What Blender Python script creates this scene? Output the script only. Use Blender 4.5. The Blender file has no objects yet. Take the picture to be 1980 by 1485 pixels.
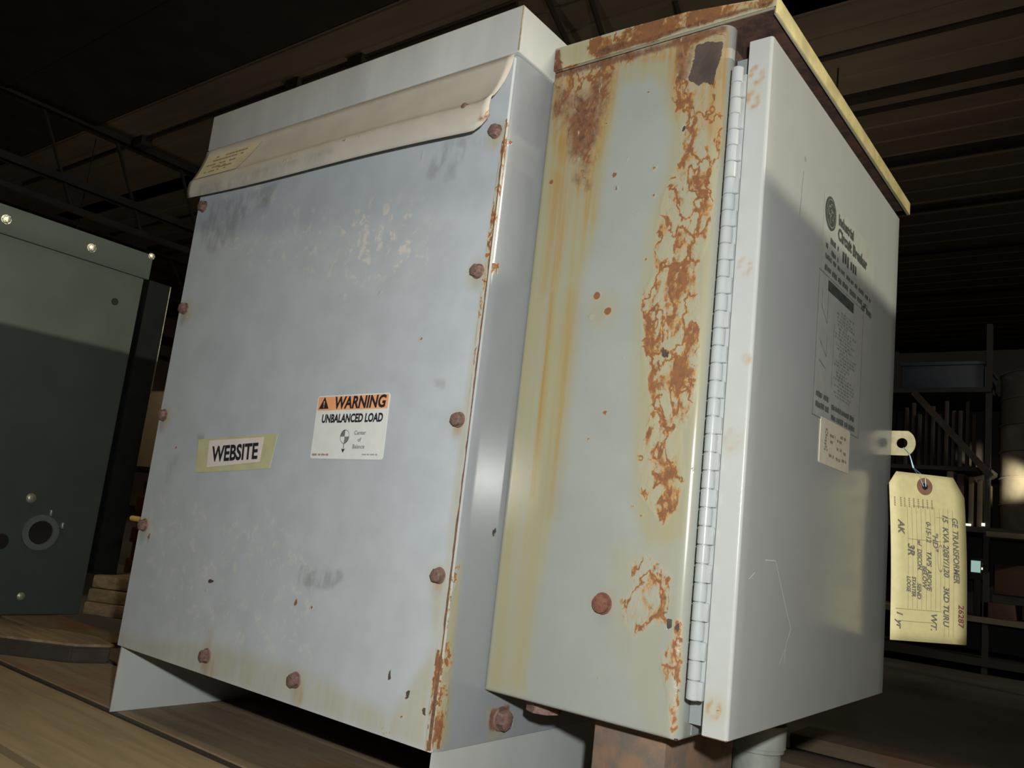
import bpy, bmesh, math, random
import numpy as np
from mathutils import Vector, Matrix

random.seed(7)
scene = bpy.context.scene
COL = scene.collection

# ------------------------------------------------------------------ camera
CAM = Vector((0.48877, -0.57009, 0.19192))
RIGHT = Vector((0.791934, 0.600270, 0.111876))
DOWN = Vector((-0.015004, 0.202296, -0.979209))
FWD = Vector((-0.610422, 0.773791, 0.169212))
cam_data = bpy.data.cameras.new('camera')
cam_data.sensor_fit = 'HORIZONTAL'
cam_data.sensor_width = 36.0
cam_data.lens = 1624.62 / 1980.0 * 36.0
cam_data.clip_start = 0.02
cam_data.clip_end = 200
cam = bpy.data.objects.new('camera', cam_data)
COL.objects.link(cam)
cam.matrix_world = Matrix(((RIGHT.x, -DOWN.x, -FWD.x, CAM.x), (RIGHT.y, -DOWN.y, -FWD.y, CAM.y),
                           (RIGHT.z, -DOWN.z, -FWD.z, CAM.z), (0, 0, 0, 1)))
scene.camera = cam

# ------------------------------------------------------------------ world, lights, exposure
scene.view_settings.view_transform = 'Standard'
scene.view_settings.look = 'None'
scene.view_settings.gamma = 1.0
scene.view_settings.use_curve_mapping = False
scene.view_settings.exposure = 0.0

world = bpy.data.worlds.new('world')
scene.world = world
world.use_nodes = True
world.node_tree.nodes['Background'].inputs[0].default_value = (1.0, 0.85, 0.7, 1)
world.node_tree.nodes['Background'].inputs[1].default_value = 0.004

def add_light(name, kind, loc, power, color, target=None, **kw):
    d = bpy.data.lights.new(name, kind)
    d.energy = power
    d.color = color
    for k, v in kw.items():
        setattr(d, k, v)
    o = bpy.data.objects.new(name, d)
    o.location = loc
    if target is not None:
        o.rotation_euler = (Vector(target) - Vector(loc)).to_track_quat('-Z', 'Y').to_euler()
    COL.objects.link(o)
    return o

FLASH_POWER = 35.5
LAMP_POWER = 22.0
BAY_LAMP_POWER = 112.0
CEILING_FILL_POWER = 21.0
# the camera's own flash, beside the lens
add_light('camera_flash', 'POINT', CAM + RIGHT * 0.050 - DOWN * 0.085, FLASH_POWER, (1.0, 0.985, 0.95), shadow_soft_size=0.012)
# the shop lamp overhead in front of the transformer
add_light('lamp_light', 'AREA', (-0.25, -1.15, 3.30), LAMP_POWER, (1.0, 0.80, 0.55),
          target=(-0.25, -0.7, 0.2), shape='RECTANGLE', size=1.25, size_y=0.35)
# a long lamp low on the far right wall, shining across the aisle
add_light('bay_lamp_light', 'AREA', (7.0, 0.95, 2.97), BAY_LAMP_POWER, (1.0, 0.90, 0.70),
          target=(0.0, 0.28, 0.5), shape='RECTANGLE', size=1.5, size_y=0.09, spread=math.radians(100))
# pendant lamps added behind the cabinets to brighten the ceiling
CEILING_FILLS = ((-4.6, 4.1, 2.05), (-1.45, 5.5, 2.35), (-9.0, 3.4, 1.1))
for q in CEILING_FILLS:
    add_light('ceiling_fill_light', 'POINT', (q[0], q[1], q[2] - 0.02), CEILING_FILL_POWER, (1.0, 0.78, 0.52), shadow_soft_size=0.09)
# a work lamp at the far shelving, shining on the metal drum
add_light('work_lamp_light', 'SPOT', (0.14, 3.45, 0.60), 170.0, (1.0, 0.86, 0.56),
          target=(-0.095, 4.11, 0.690), spot_size=math.radians(19), spot_blend=1.0, shadow_soft_size=0.02)

# ------------------------------------------------------------------ wear maps: soft outlines in metres on each sheet
BREAKER_SIDE_WEAR = [
    ('rust', 0.004, 1, [(0.1371, 0.6072), (0.1543, 0.6105), (0.1627, 0.6007), (0.1897, 0.6013), (0.1945, 0.561), (0.1938, 0.5132), (0.1915, 0.4807), (0.1869, 0.4487), (0.1792, 0.4266), (0.1831, 0.3898), (0.188, 0.3626), (0.1868, 0.3319), (0.1843, 0.3058), (0.1788, 0.2885), (0.1755, 0.2884), (0.1824, 0.246), (0.1782, 0.2248), (0.1672, 0.2072), (0.1534, 0.2187), (0.1411, 0.2307), (0.1352, 0.2654), (0.1442, 0.3012), (0.1391, 0.3283), (0.1318, 0.3514), (0.1285, 0.3748), (0.1263, 0.408), (0.1359, 0.4262), (0.1354, 0.4648), (0.1377, 0.4962), (0.1466, 0.5218), (0.1546, 0.5351), (0.1509, 0.5607), (0.1408, 0.5883)]),
    ('rust', 0.006, 0.98, [(0.1344, 0.1744), (0.1502, 0.1866), (0.1774, 0.1711), (0.1769, 0.1508), (0.1762, 0.1326), (0.1584, 0.1258), (0.1475, 0.1159), (0.137, 0.1245), (0.1301, 0.1443), (0.1409, 0.1583)]),
    ('rust', 0.003, 0.95, [(0.1728, 0.1101), (0.178, 0.113), (0.183, 0.1376), (0.1915, 0.1369), (0.1943, 0.0984), (0.1947, 0.0527), (0.1859, 0.0488), (0.18, 0.0801), (0.1725, 0.0982)]),
    ('rust', 0.013, 1.05, [(-0.001, 0.6565), (0.0968, 0.6551), (0.1907, 0.6537), (0.1918, 0.6382), (0.1522, 0.6368), (0.0952, 0.6431), (0.076, 0.6363), (0.073, 0.6098), (0.0659, 0.5683), (0.0565, 0.5223), (0.048, 0.529), (0.0279, 0.5762), (0.0118, 0.5907)]),
    ('rust', 0.003, 1, [(0.1402, 0.6559), (0.1589, 0.6478), (0.1569, 0.6098), (0.1394, 0.604), (0.1435, 0.6288)]),
    ('brown', 0.004, 1, [(-0.0011, 0.6577), (0.0969, 0.654), (0.1907, 0.6537), (0.1914, 0.6449), (0.1515, 0.6448), (0.095, 0.6447), (0.0015, 0.6472)]),
    ('brown', 0.016, 0.85, [(0.0032, 0.6439), (0.0286, 0.6318), (0.0524, 0.6369), (0.0754, 0.6419), (0.0742, 0.5987), (0.0659, 0.5683), (0.0565, 0.5223), (0.0483, 0.5263), (0.0292, 0.5649), (0.013, 0.5961)]),
    ('brown', 0.003, 0.8, [(0.1402, 0.6559), (0.1588, 0.6494), (0.1569, 0.6098), (0.1419, 0.606)]),
    ('stain', 0.01, 1, [(-0.0002, 0.6505), (0.0807, 0.6459), (0.0806, 0.6026), (0.0724, 0.5353), (0.0707, 0.4733), (0.0597, 0.4186), (0.0622, 0.349), (0.0596, 0.2532), (0.0543, 0.1834), (0.0463, 0.1148), (0.0461, 0.0532), (0.0004, 0.0458), (-0.0006, 0.1543), (0.0036, 0.2754), (0.0003, 0.4028), (-0.002, 0.5488)]),
    ('stain', 0.008, 0.8, [(0.126, 0.6654), (0.1911, 0.6485), (0.1975, 0.5268), (0.1946, 0.4709), (0.1961, 0.3888), (0.1947, 0.3187), (0.1904, 0.259), (0.191, 0.197), (0.1524, 0.189), (0.137, 0.2218), (0.1303, 0.2742), (0.1225, 0.3941), (0.1277, 0.4756), (0.1414, 0.5227), (0.1435, 0.5573), (0.1323, 0.5955)]),
    ('stain', 0.012, 0.35, [(0.1183, 0.1855), (0.1915, 0.2175), (0.2006, 0.0541), (0.1706, 0.0453), (0.1258, 0.1144)]),
    ('stain', 0.006, 0.8, [(0.0747, 0.6487), (0.1357, 0.6467), (0.1438, 0.6132), (0.1287, 0.6067), (0.1178, 0.62), (0.0833, 0.6208)]),
    ('orange', 0.01, 0.9, [(0.0155, 0.5456), (0.0443, 0.5404), (0.0422, 0.4928), (0.0352, 0.4518), (0.0287, 0.4213), (0.0207, 0.422), (0.0188, 0.4801)]),
    ('orange', 0.008, 0.9, [(-0.001, 0.6565), (0.0803, 0.6504), (0.0783, 0.6139), (0.0677, 0.552), (0.0577, 0.5115), (0.0426, 0.5139), (0.0238, 0.5441), (0.01, 0.5799)]),
    ('orange', 0.005, 0.9, [(-0.001, 0.6565), (0.1024, 0.6551), (0.1907, 0.6537), (0.1928, 0.6254), (0.1527, 0.6305), (0.0983, 0.6401), (0.0524, 0.6369)]),
    ('orange', 0.006, 0.9, [(0.132, 0.6583), (0.1921, 0.6482), (0.1939, 0.5757), (0.1942, 0.5274), (0.1738, 0.5558), (0.1474, 0.5716), (0.1373, 0.6046)]),
    ('orange', 0.003, 0.75, [(0.0238, 0.4217), (0.0312, 0.4211), (0.0318, 0.35), (0.033, 0.2858), (0.0329, 0.2235), (0.0294, 0.2233), (0.0268, 0.3054), (0.0257, 0.3602)]),
    ('orange', 0.012, 0.45, [(0.0443, 0.5404), (0.0677, 0.552), (0.0718, 0.4886), (0.0578, 0.475), (0.0482, 0.492)]),
    ('orange', 0.01, 0.45, [(0.045, 0.4199), (0.0597, 0.4186), (0.0573, 0.272), (0.0598, 0.2068), (0.0514, 0.2061)]),
    ('dark', 0.0032, 1, [(0.1595, 0.6409), (0.173, 0.6411), (0.1871, 0.6371), (0.1853, 0.6215), (0.1812, 0.611), (0.1794, 0.596), (0.1721, 0.6024), (0.1663, 0.5993), (0.1546, 0.6079), (0.1585, 0.6222)]),
    ('dark', 0.0008, 1, [(0.15, 0.3608), (0.1574, 0.3541), (0.157, 0.3487), (0.1508, 0.3516)]),
    ('dark', 0.0008, 1, [(0.1526, 0.5649), (0.1567, 0.564), (0.1563, 0.5566), (0.1525, 0.5594)]),
    ('dark', 0.0008, 1, [(0.1763, 0.1366), (0.18, 0.1364), (0.1801, 0.1292), (0.1768, 0.1259)]),
    ('dark', 0.0008, 0.8, [(0.1822, 0.1308), (0.186, 0.1333), (0.1878, 0.1285), (0.1849, 0.1264)]),
    ('rust', 'spot', 2.1, (0.0799, 0.4109), 0.0038),
    ('rust', 'spot', 1.575, (0.0926, 0.3952), 0.0046),
    ('rust', 'spot', 1.4, (0.0759, 0.3915), 0.0026),
    ('rust', 'spot', 1.75, (0.0856, 0.5287), 0.0027),
    ('rust', 'spot', 1.4, (0.0898, 0.5151), 0.0022),
    ('rust', 'spot', 1.75, (0.128, 0.5277), 0.0026),
    ('rust', 'spot', 1.225, (0.1145, 0.4864), 0.0021),
    ('rust', 'spot', 1.4, (0.0981, 0.5419), 0.0017),
    ('rust', 'spot', 1.575, (0.1148, 0.606), 0.0018),
    ('rust', 'spot', 1.75, (0.0132, 0.5339), 0.0028),
    ('rust', 'spot', 1.575, (0.0711, 0.5844), 0.0019),
    ('rust', 'spot', 1.575, (0.1005, 0.3019), 0.002),
    ('rust', 'spot', 1.575, (0.1274, 0.4406), 0.0017),
    ('rust', 'spot', 1.75, (0.13, 0.5009), 0.0021),
    ('rust', 'spot', 0.525, (0.1179, 0.1511), 0.0022),
    ('orange', 'spot', 0.3, (0.1155, 0.1401), 0.0109),
    ('rust', 'spot', 0.875, (0.0861, 0.2775), 0.0024),
    ('rust', 'spot', 0.7, (0.1137, 0.352), 0.002),
    ('rust', 'spot', 1.05, (0.1097, 0.0792), 0.0017),
    ('rust', 'spot', 1.05, (0.1176, 0.0799), 0.0014),
    ('rust', 'spot', 1.75, (0.1898, 0.2557), 0.0015),
    ('rust', 'spot', 1.75, (0.1356, 0.2216), 0.0014),
    ('rust', 'spot', 1.4, (0.145, 0.2155), 0.0015),
    ('stain', 'spot', 0.5, (0.0875, 0.3966), 0.0158),
]
FRONT_PANEL_WEAR = [
    ('smudge', 0.006, 0.36, [(-0.5153, 0.5645), (-0.4547, 0.5658), (-0.3499, 0.5724), (-0.3638, 0.548), (-0.4258, 0.5234), (-0.4255, 0.5029), (-0.4679, 0.4942), (-0.4968, 0.5046)]),
    ('smudge', 0.004, 0.36, [(-0.08, 0.5674), (-0.0326, 0.5686), (-0.0241, 0.556), (-0.0466, 0.5524), (-0.0483, 0.5418), (-0.0613, 0.5388), (-0.059, 0.5247), (-0.0727, 0.5244), (-0.0729, 0.5465), (-0.0903, 0.5246), (-0.1024, 0.5323), (-0.0922, 0.5558)]),
    ('smudge', 0.002, 0.42, [(-0.2041, 0.1326), (-0.1924, 0.1349), (-0.1869, 0.1284), (-0.142, 0.1357), (-0.1358, 0.1276), (-0.1525, 0.1147), (-0.1829, 0.1117), (-0.2013, 0.1144)]),
    ('smudge', 0.004, 0.5, [(-0.0515, 0.3211), (-0.0381, 0.3194), (-0.0356, 0.3125), (-0.0473, 0.3161)]),
    ('smudge', 0.003, 0.5, [(-0.4283, 0.2612), (-0.4142, 0.2615), (-0.4083, 0.2246), (-0.4192, 0.218)]),
    ('smudge', 0.006, 0.3, [(-0.4788, 0.2343), (-0.4616, 0.2349), (-0.4684, 0.2029), (-0.4776, 0.2024)]),
    ('chalk', 0.012, 1, [(-0.2235, 0.5079), (-0.1767, 0.5217), (-0.1204, 0.51), (-0.0898, 0.4614), (-0.0994, 0.4354), (-0.18, 0.4209), (-0.2128, 0.4589)]),
    ('chalk', 0.02, 0.55, [(-0.4889, 0.6037), (-0.3343, 0.5895), (-0.2414, 0.5105), (-0.0988, 0.5121), (-0.0569, 0.4311), (-0.2221, 0.4246), (-0.454, 0.4857)]),
    ('chalk', 0.02, 0.5, [(-0.4968, 0.1822), (-0.2693, 0.1862), (-0.159, 0.1437), (-0.1669, 0.0441), (-0.4003, 0.0303), (-0.5018, 0.0935)]),
    ('rust', 0.001, 0.85, [(-0.0034, 0.5757), (0.0019, 0.5734), (-0.0048, 0.2893), (0.0013, 0.0032), (-0.0027, 0.0023), (0.001, 0.1088), (-0.0047, 0.2658), (-0.0082, 0.426)]),
    ('rust', 0.002, 1.1, [(-0.0077, 0.0858), (-0.0001, 0.087), (0.0016, 0.0013), (-0.0064, -0.0006), (-0.0088, 0.047)]),
    ('rust', 0.002, 0.5, [(-0.5171, 0.0082), (-0.4364, 0.007), (-0.2381, 0.0019), (0.0011, 0.004), (0.0007, -0.0002), (-0.0843, -0.0004), (-0.5012, -0.0079)]),
    ('stain', 0.01, 0.6, [(-0.5135, 0.0118), (-0.3197, 0.0326), (-0.1962, 0.0339), (-0.1337, 0.0312), (-0.0001, 0.0112), (0.0005, 0.0006), (-0.5138, -0.0004)]),
    ('stain', 0.006, 0.6, [(-0.0279, 0.1491), (-0.0085, 0.1514), (-0.0012, 0.0655), (-0.005, 0.0017), (-0.0581, 0.0021), (-0.0345, 0.0462), (-0.0106, 0.0853)]),
    ('stain', 0.004, 0.6, [(-0.0039, 0.5705), (0.0025, 0.569), (-0.0018, 0.2893), (0.0015, 0.0157), (-0.0081, 0.0093), (-0.011, 0.2892)]),
    ('dark', 0.0008, 0.9, [(-0.3637, 0.0966), (-0.3483, 0.0991), (-0.3475, 0.0964), (-0.3621, 0.0945)]),
    ('dark', 0.0008, 0.9, [(-0.0611, 0.0574), (-0.0592, 0.0577), (-0.0584, 0.0468), (-0.0603, 0.0464)]),
    ('dark', 0.0008, 0.9, [(-0.0372, 0.0435), (-0.0317, 0.0446), (-0.0358, 0.0329), (-0.0383, 0.0324)]),
    ('dark', 0.0012, 0.8, [(-0.0168, 0.0343), (-0.0125, 0.0336), (-0.0103, 0.0281), (-0.0145, 0.028)]),
    ('rust', 0.001, 1, [(-0.0648, 0.0124), (-0.0623, 0.0129), (-0.0503, 0.0017), (-0.0526, 0.0003)]),
    ('rust', 0.001, 1, [(-0.05, 0.0104), (-0.0482, 0.0108), (-0.0514, 0.0006), (-0.0532, 0.0002)]),
    ('rust', 0.001, 0.9, [(-0.4958, 0.1379), (-0.4892, 0.136), (-0.4938, 0.1218), (-0.4977, 0.1227)]),
    ('rust', 0.001, 0.8, [(-0.1097, 0.5649), (-0.1065, 0.5631), (-0.1094, 0.5512), (-0.1127, 0.5529)]),
    ('orange', 0.003, 0.7, [(-0.1925, 0.0189), (-0.1743, 0.0224), (-0.1695, 0.009), (-0.1754, 0.001), (-0.1786, 0.008), (-0.1831, 0.0004), (-0.1886, 0.0099)]),
    ('orange', 0.003, 0.7, [(-0.3456, 0.0145), (-0.3232, 0.0185), (-0.3168, 0.0036), (-0.3238, -0.0052), (-0.3281, 0.0026), (-0.3334, -0.0059), (-0.3405, 0.0046)]),
    ('orange', 0.003, 0.5, [(-0.0208, 0.2806), (-0.0084, 0.2807), (-0.0115, 0.2694), (-0.0205, 0.2711)]),
    ('orange', 0.003, 0.5, [(-0.0203, 0.1411), (-0.0082, 0.1426), (-0.0113, 0.1315), (-0.02, 0.1322)]),
    ('orange', 0.004, 0.35, [(-0.3419, 0.0481), (-0.3325, 0.0496), (-0.3252, 0.0252), (-0.3401, 0.0226)]),
    ('rust', 'spot', 1.75, (-0.2016, 0.0955), 0.0026),
    ('rust', 'spot', 1.575, (-0.1772, 0.094), 0.0017),
    ('rust', 'spot', 1.575, (-0.358, 0.0877), 0.002),
    ('rust', 'spot', 1.05, (-0.3501, 0.0618), 0.0019),
    ('rust', 'spot', 1.225, (-0.1195, 0.1408), 0.0016),
    ('rust', 'spot', 1.575, (-0.0665, 0.2593), 0.0017),
    ('rust', 'spot', 1.4, (-0.0762, 0.3619), 0.0013),
    ('rust', 'spot', 1.4, (-0.1442, 0.4145), 0.0014),
    ('rust', 'spot', 0.175, (0.0378, 0.3828), 0.0012),
    ('rust', 'spot', 1.225, (-0.4693, 0.2442), 0.0022),
    ('rust', 'spot', 1.05, (-0.438, 0.0347), 0.002),
    ('rust', 'spot', 1.4, (-0.0394, 0.0214), 0.0018),
    ('rust', 'spot', 0.875, (-0.056, 0.0753), 0.0022),
    ('rust', 'spot', 1.4, (-0.5005, 0.023), 0.002),
    ('chalk', 'spot', 1.3, (-0.0631, 0.4795), 0.0051),
    ('chalk', 'spot', 1, (-0.1113, 0.4531), 0.008),
    ('chalk', 'spot', 0.9, (-0.1712, 0.4946), 0.0097),
    ('chalk', 'spot', 0.8, (-0.1969, 0.4167), 0.006),
    ('rust', 'spot', 0.525, (-0.3734, 0.5495), 0.0061),
    ('smudge', 'spot', 0.5, (-0.3734, 0.5495), 0.01),
    ('stain', 'spot', 0.8, (-0.012, 0.561), 0.0122),
    ('stain', 'spot', 0.8, (-0.013, 0.421), 0.0124),
    ('stain', 'spot', 0.8, (-0.0145, 0.2807), 0.0115),
    ('stain', 'spot', 0.8, (-0.0143, 0.1422), 0.0115),
    ('stain', 'spot', 0.8, (-0.1834, 0.0211), 0.0142),
    ('stain', 'spot', 0.8, (-0.3345, 0.0171), 0.0151),
    ('stain', 'spot', 0.8, (-0.5071, 0.1426), 0.0118),
    ('stain', 'spot', 0.8, (-0.5084, 0.2799), 0.0138),
    ('stain', 'spot', 0.8, (-0.5059, 0.4194), 0.0148),
]
SIDE_SHELL_WEAR = [
    ('rust', 0.002, 1, [(-0.0039, 0.0914), (0.0056, 0.0911), (0.0117, 0.0735), (0.008, 0.0642), (0.001, 0.0655)]),
    ('rust', 0.003, 1.2, [(-0.009, 0.0556), (0.0096, 0.0555), (0.0122, 0.0348), (0.0092, 0.0014), (-0.0014, 0.0019)]),
    ('rust', 0.002, 0.9, [(-0.0095, 0.1566), (0.007, 0.1572), (0.0036, 0.1305), (-0.0017, 0.1151), (-0.0061, 0.1173)]),
    ('rust', 0.0015, 0.9, [(-0.0005, 0.4325), (0.0099, 0.4359), (0.0106, 0.4235), (0.0001, 0.4212)]),
    ('rust', 0.001, 1, [(0.0012, 0.5556), (0.008, 0.5588), (0.0089, 0.5538), (0.0021, 0.5507)]),
    ('rust', 0.003, 0.5, [(0.0285, -0.0011), (0.2281, 0.0013), (0.2273, 0.0055), (0.0273, 0.0055)]),
    ('rust', 0.001, 1, [(0.1028, 0.0199), (0.1116, 0.0162), (0.1165, 0.0073), (0.1123, 0.0077)]),
    ('dark', 0.0015, 0.6, [(0.0449, 0.1905), (0.0522, 0.1929), (0.0508, 0.1833), (0.0451, 0.1811)]),
    ('stain', 0.004, 0.9, [(-0.0097, 0.0661), (0.0082, 0.1617), (0.0103, 0.0953), (0.0139, 0.0475), (0.0193, 0.0043), (-0.0, 0.0017)]),
    ('stain', 0.006, 0.6, [(0.0658, 0.0298), (0.1011, 0.0289), (0.0982, 0.0014), (0.0757, -0.0027)]),
    ('brown', 0.003, 0.9, [(0.0734, 0.03), (0.1008, 0.0303), (0.0992, 0.0175), (0.0811, 0.0093), (0.0719, 0.0135)]),
]
DOOR_EDGE_WEAR = [
    ('orange', 'spot', 1, (0.2246, 0.5926), 0.0022),
    ('orange', 'spot', 1, (0.2227, 0.5892), 0.0022),
    ('orange', 'spot', 1, (0.2194, 0.589), 0.0022),
    ('orange', 'spot', 1, (0.2145, 0.5971), 0.0023),
    ('orange', 'spot', 1, (0.2152, 0.6016), 0.0023),
    ('orange', 'spot', 1, (0.218, 0.6035), 0.0023),
    ('orange', 'spot', 1, (0.2241, 0.5975), 0.0022),
    ('orange', 'spot', 0.9, (0.2224, 0.5704), 0.0022),
    ('orange', 'spot', 0.9, (0.2207, 0.5673), 0.0022),
    ('orange', 'spot', 0.9, (0.2177, 0.567), 0.0021),
    ('orange', 'spot', 0.9, (0.2132, 0.5742), 0.0022),
    ('orange', 'spot', 0.9, (0.2139, 0.5783), 0.0022),
    ('orange', 'spot', 0.9, (0.2164, 0.5801), 0.0022),
    ('orange', 'spot', 0.9, (0.222, 0.5748), 0.0022),
    ('orange', 'spot', 0.6, (0.2254, 0.4221), 0.002),
    ('orange', 'spot', 0.6, (0.2236, 0.4187), 0.002),
    ('orange', 'spot', 0.6, (0.2204, 0.418), 0.002),
    ('orange', 'spot', 0.6, (0.2157, 0.4247), 0.002),
    ('orange', 'spot', 0.6, (0.2164, 0.429), 0.002),
    ('orange', 'spot', 0.6, (0.2191, 0.4311), 0.002),
    ('orange', 'spot', 0.6, (0.2249, 0.4265), 0.002),
    ('orange', 'spot', 1, (0.2293, 0.3454), 0.0019),
    ('orange', 'spot', 1, (0.2285, 0.3438), 0.0019),
    ('orange', 'spot', 1, (0.2271, 0.3435), 0.002),
    ('orange', 'spot', 1, (0.225, 0.3462), 0.0019),
    ('orange', 'spot', 1, (0.2253, 0.3481), 0.0019),
    ('orange', 'spot', 1, (0.2265, 0.3491), 0.0019),
    ('orange', 'spot', 1, (0.2291, 0.3473), 0.0019),
    ('orange', 'spot', 0.6, (0.2247, 0.2789), 0.0018),
    ('orange', 'spot', 0.6, (0.2226, 0.2749), 0.0018),
    ('orange', 'spot', 0.6, (0.219, 0.2737), 0.0018),
    ('orange', 'spot', 0.6, (0.2136, 0.2805), 0.0019),
    ('orange', 'spot', 0.6, (0.2144, 0.2853), 0.0019),
    ('orange', 'spot', 0.6, (0.2175, 0.288), 0.0019),
    ('orange', 'spot', 0.6, (0.2242, 0.2837), 0.0018),
    ('orange', 'spot', 0.9, (0.2247, 0.0755), 0.0017),
    ('orange', 'spot', 0.9, (0.2229, 0.0718), 0.0016),
    ('orange', 'spot', 0.9, (0.2197, 0.0702), 0.0016),
    ('orange', 'spot', 0.9, (0.215, 0.0749), 0.0016),
    ('orange', 'spot', 0.9, (0.2157, 0.079), 0.0016),
    ('orange', 'spot', 0.9, (0.2184, 0.0818), 0.0016),
    ('orange', 'spot', 0.9, (0.2242, 0.0794), 0.0017),
    ('rust', 'spot', 1.575, (0.2215, 0.3151), 0.001),
    ('rust', 'spot', 1.05, (0.228, 0.3463), 0.0015),
    ('rust', 'spot', 1.4, (0.2232, 0.0758), 0.0015),
    ('stain', 'spot', 0.3, (0.2156, 0.5802), 0.0098),
    ('stain', 'spot', 0.3, (0.2185, 0.2788), 0.0107),
    ('stain', 'spot', 0.4, (0.2198, 0.077), 0.011),
]
LIP_WEAR = [
    ('rust', 0.0008, 1, [(-0.3144, 0.5802), (-0.2776, 0.5834), (-0.2769, 0.5801), (-0.3107, 0.5769)]),
    ('rust', 0.0008, 0.9, [(-0.2155, 0.5853), (-0.1574, 0.584), (-0.1561, 0.5814), (-0.2113, 0.5814)]),
    ('brown', 0.002, 0.9, [(-0.011, 0.5709), (0.0049, 0.5688), (0.0031, 0.5599), (-0.0109, 0.5619)]),
    ('rust', 0.003, 1, [(0.0067, 0.5983), (0.0135, 0.5939), (0.0062, 0.5722), (-0.0094, 0.56), (-0.0163, 0.5641), (-0.0021, 0.5741)]),
    ('smudge', 0.006, 0.4, [(-0.5009, 0.5835), (-0.2172, 0.5778), (-0.2152, 0.5683), (-0.4957, 0.5669)]),
]
HOOD_WEAR = [
    ('rust', 0.004, 1.25, [(0.0437, 0.6795), (0.1451, 0.6788), (0.2333, 0.6655), (0.2339, 0.6555), (0.147, 0.6561), (0.0018, 0.6528), (-0.0014, 0.6781), (0.0096, 0.6779), (0.0153, 0.6573), (0.0404, 0.655)]),
    ('brown', 0.003, 1, [(-0.0017, 0.6805), (0.009, 0.6775), (0.0148, 0.6505), (0.0018, 0.6528)]),
    ('brown', 0.004, 1.15, [(0.0512, 0.6661), (0.0805, 0.6671), (0.1039, 0.6593), (0.1465, 0.6626), (0.1963, 0.6625), (0.2313, 0.6613), (0.2316, 0.6563), (0.1469, 0.6572), (0.0525, 0.6545)]),
    ('stain', 0.006, 0.9, [(-0.0017, 0.6805), (0.233, 0.6706), (0.2339, 0.6555), (0.0018, 0.6528)]),
    ('stain', 0.004, 0.5, [(0.1345, 0.6795), (0.233, 0.6706), (0.2242, 0.6661), (0.146, 0.668)]),
]

# ------------------------------------------------------------------ material helpers
class G:
    """small wrapper to build a node tree"""
    def __init__(self, name):
        self.m = bpy.data.materials.new(name)
        self.m.use_nodes = True
        self.t = self.m.node_tree
        self.t.nodes.clear()
        self.out = self.t.nodes.new('ShaderNodeOutputMaterial')
        self.tc = self.t.nodes.new('ShaderNodeTexCoord')
    def _in(self, sock, v):
        if v is None:
            return
        if hasattr(v, 'is_output'):
            self.t.links.new(v, sock)
        elif isinstance(v, (tuple, list)) and sock.type == 'RGBA':
            sock.default_value = (v[0], v[1], v[2], 1)
        else:
            sock.default_value = v
    def attr(self, name):
        n = self.t.nodes.new('ShaderNodeAttribute')
        n.attribute_name = name
        return n.outputs['Fac']
    def obj(self, scale=(1, 1, 1)):
        n = self.t.nodes.new('ShaderNodeMapping')
        self.t.links.new(self.tc.outputs['Object'], n.inputs['Vector'])
        n.inputs['Scale'].default_value = scale
        return n.outputs['Vector']
    def noise(self, vec, scale, detail=4, rough=0.55, dist=0.0):
        n = self.t.nodes.new('ShaderNodeTexNoise')
        self.t.links.new(vec, n.inputs['Vector'])
        n.inputs['Scale'].default_value = scale
        n.inputs['Detail'].default_value = detail
        n.inputs['Roughness'].default_value = rough
        n.inputs['Distortion'].default_value = dist
        return n.outputs['Fac']
    def wave(self, vec, scale, dist, detail=3):
        n = self.t.nodes.new('ShaderNodeTexWave')
        n.bands_direction = 'Y'
        self.t.links.new(vec, n.inputs['Vector'])
        n.inputs['Scale'].default_value = scale
        n.inputs['Distortion'].default_value = dist
        n.inputs['Detail'].default_value = detail
        return n.outputs['Fac']
    def math(self, op, a, b=None, c=None, clamp=False):
        n = self.t.nodes.new('ShaderNodeMath')
        n.operation = op
        n.use_clamp = clamp
        for i, v in enumerate((a, b, c)):
            self._in(n.inputs[i], v)
        return n.outputs[0]
    def step(self, v, lo, hi, to0=0.0, to1=1.0):
        n = self.t.nodes.new('ShaderNodeMapRange')
        n.interpolation_type = 'SMOOTHSTEP'
        self._in(n.inputs['Value'], v)
        n.inputs['From Min'].default_value = lo
        n.inputs['From Max'].default_value = hi
        n.inputs['To Min'].default_value = to0
        n.inputs['To Max'].default_value = to1
        return n.outputs['Result']
    def mix(self, f, a, b):
        n = self.t.nodes.new('ShaderNodeMix')
        n.data_type = 'RGBA'
        self._in(n.inputs[0], f)
        self._in(n.inputs[6], a)
        self._in(n.inputs[7], b)
        return n.outputs[2]
    def bump(self, h, strength=0.3, dist=0.002, invert=False):
        n = self.t.nodes.new('ShaderNodeBump')
        n.inputs['Strength'].default_value = strength
        n.inputs['Distance'].default_value = dist
        n.invert = invert
        self._in(n.inputs['Height'], h)
        return n.outputs['Normal']
    def bsdf(self, color, rough=0.5, metal=0.0, normal=None, spec=0.5, emit=None, emit_s=0.0):
        n = self.t.nodes.new('ShaderNodeBsdfPrincipled')
        self._in(n.inputs['Base Color'], color)
        self._in(n.inputs['Roughness'], rough)
        n.inputs['Metallic'].default_value = metal
        n.inputs['Specular IOR Level'].default_value = spec
        if normal is not None:
            self._in(n.inputs['Normal'], normal)
        if emit is not None:
            self._in(n.inputs['Emission Color'], emit)
            n.inputs['Emission Strength'].default_value = emit_s
        self.t.links.new(n.outputs[0], self.out.inputs[0])
        return self.m

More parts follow.
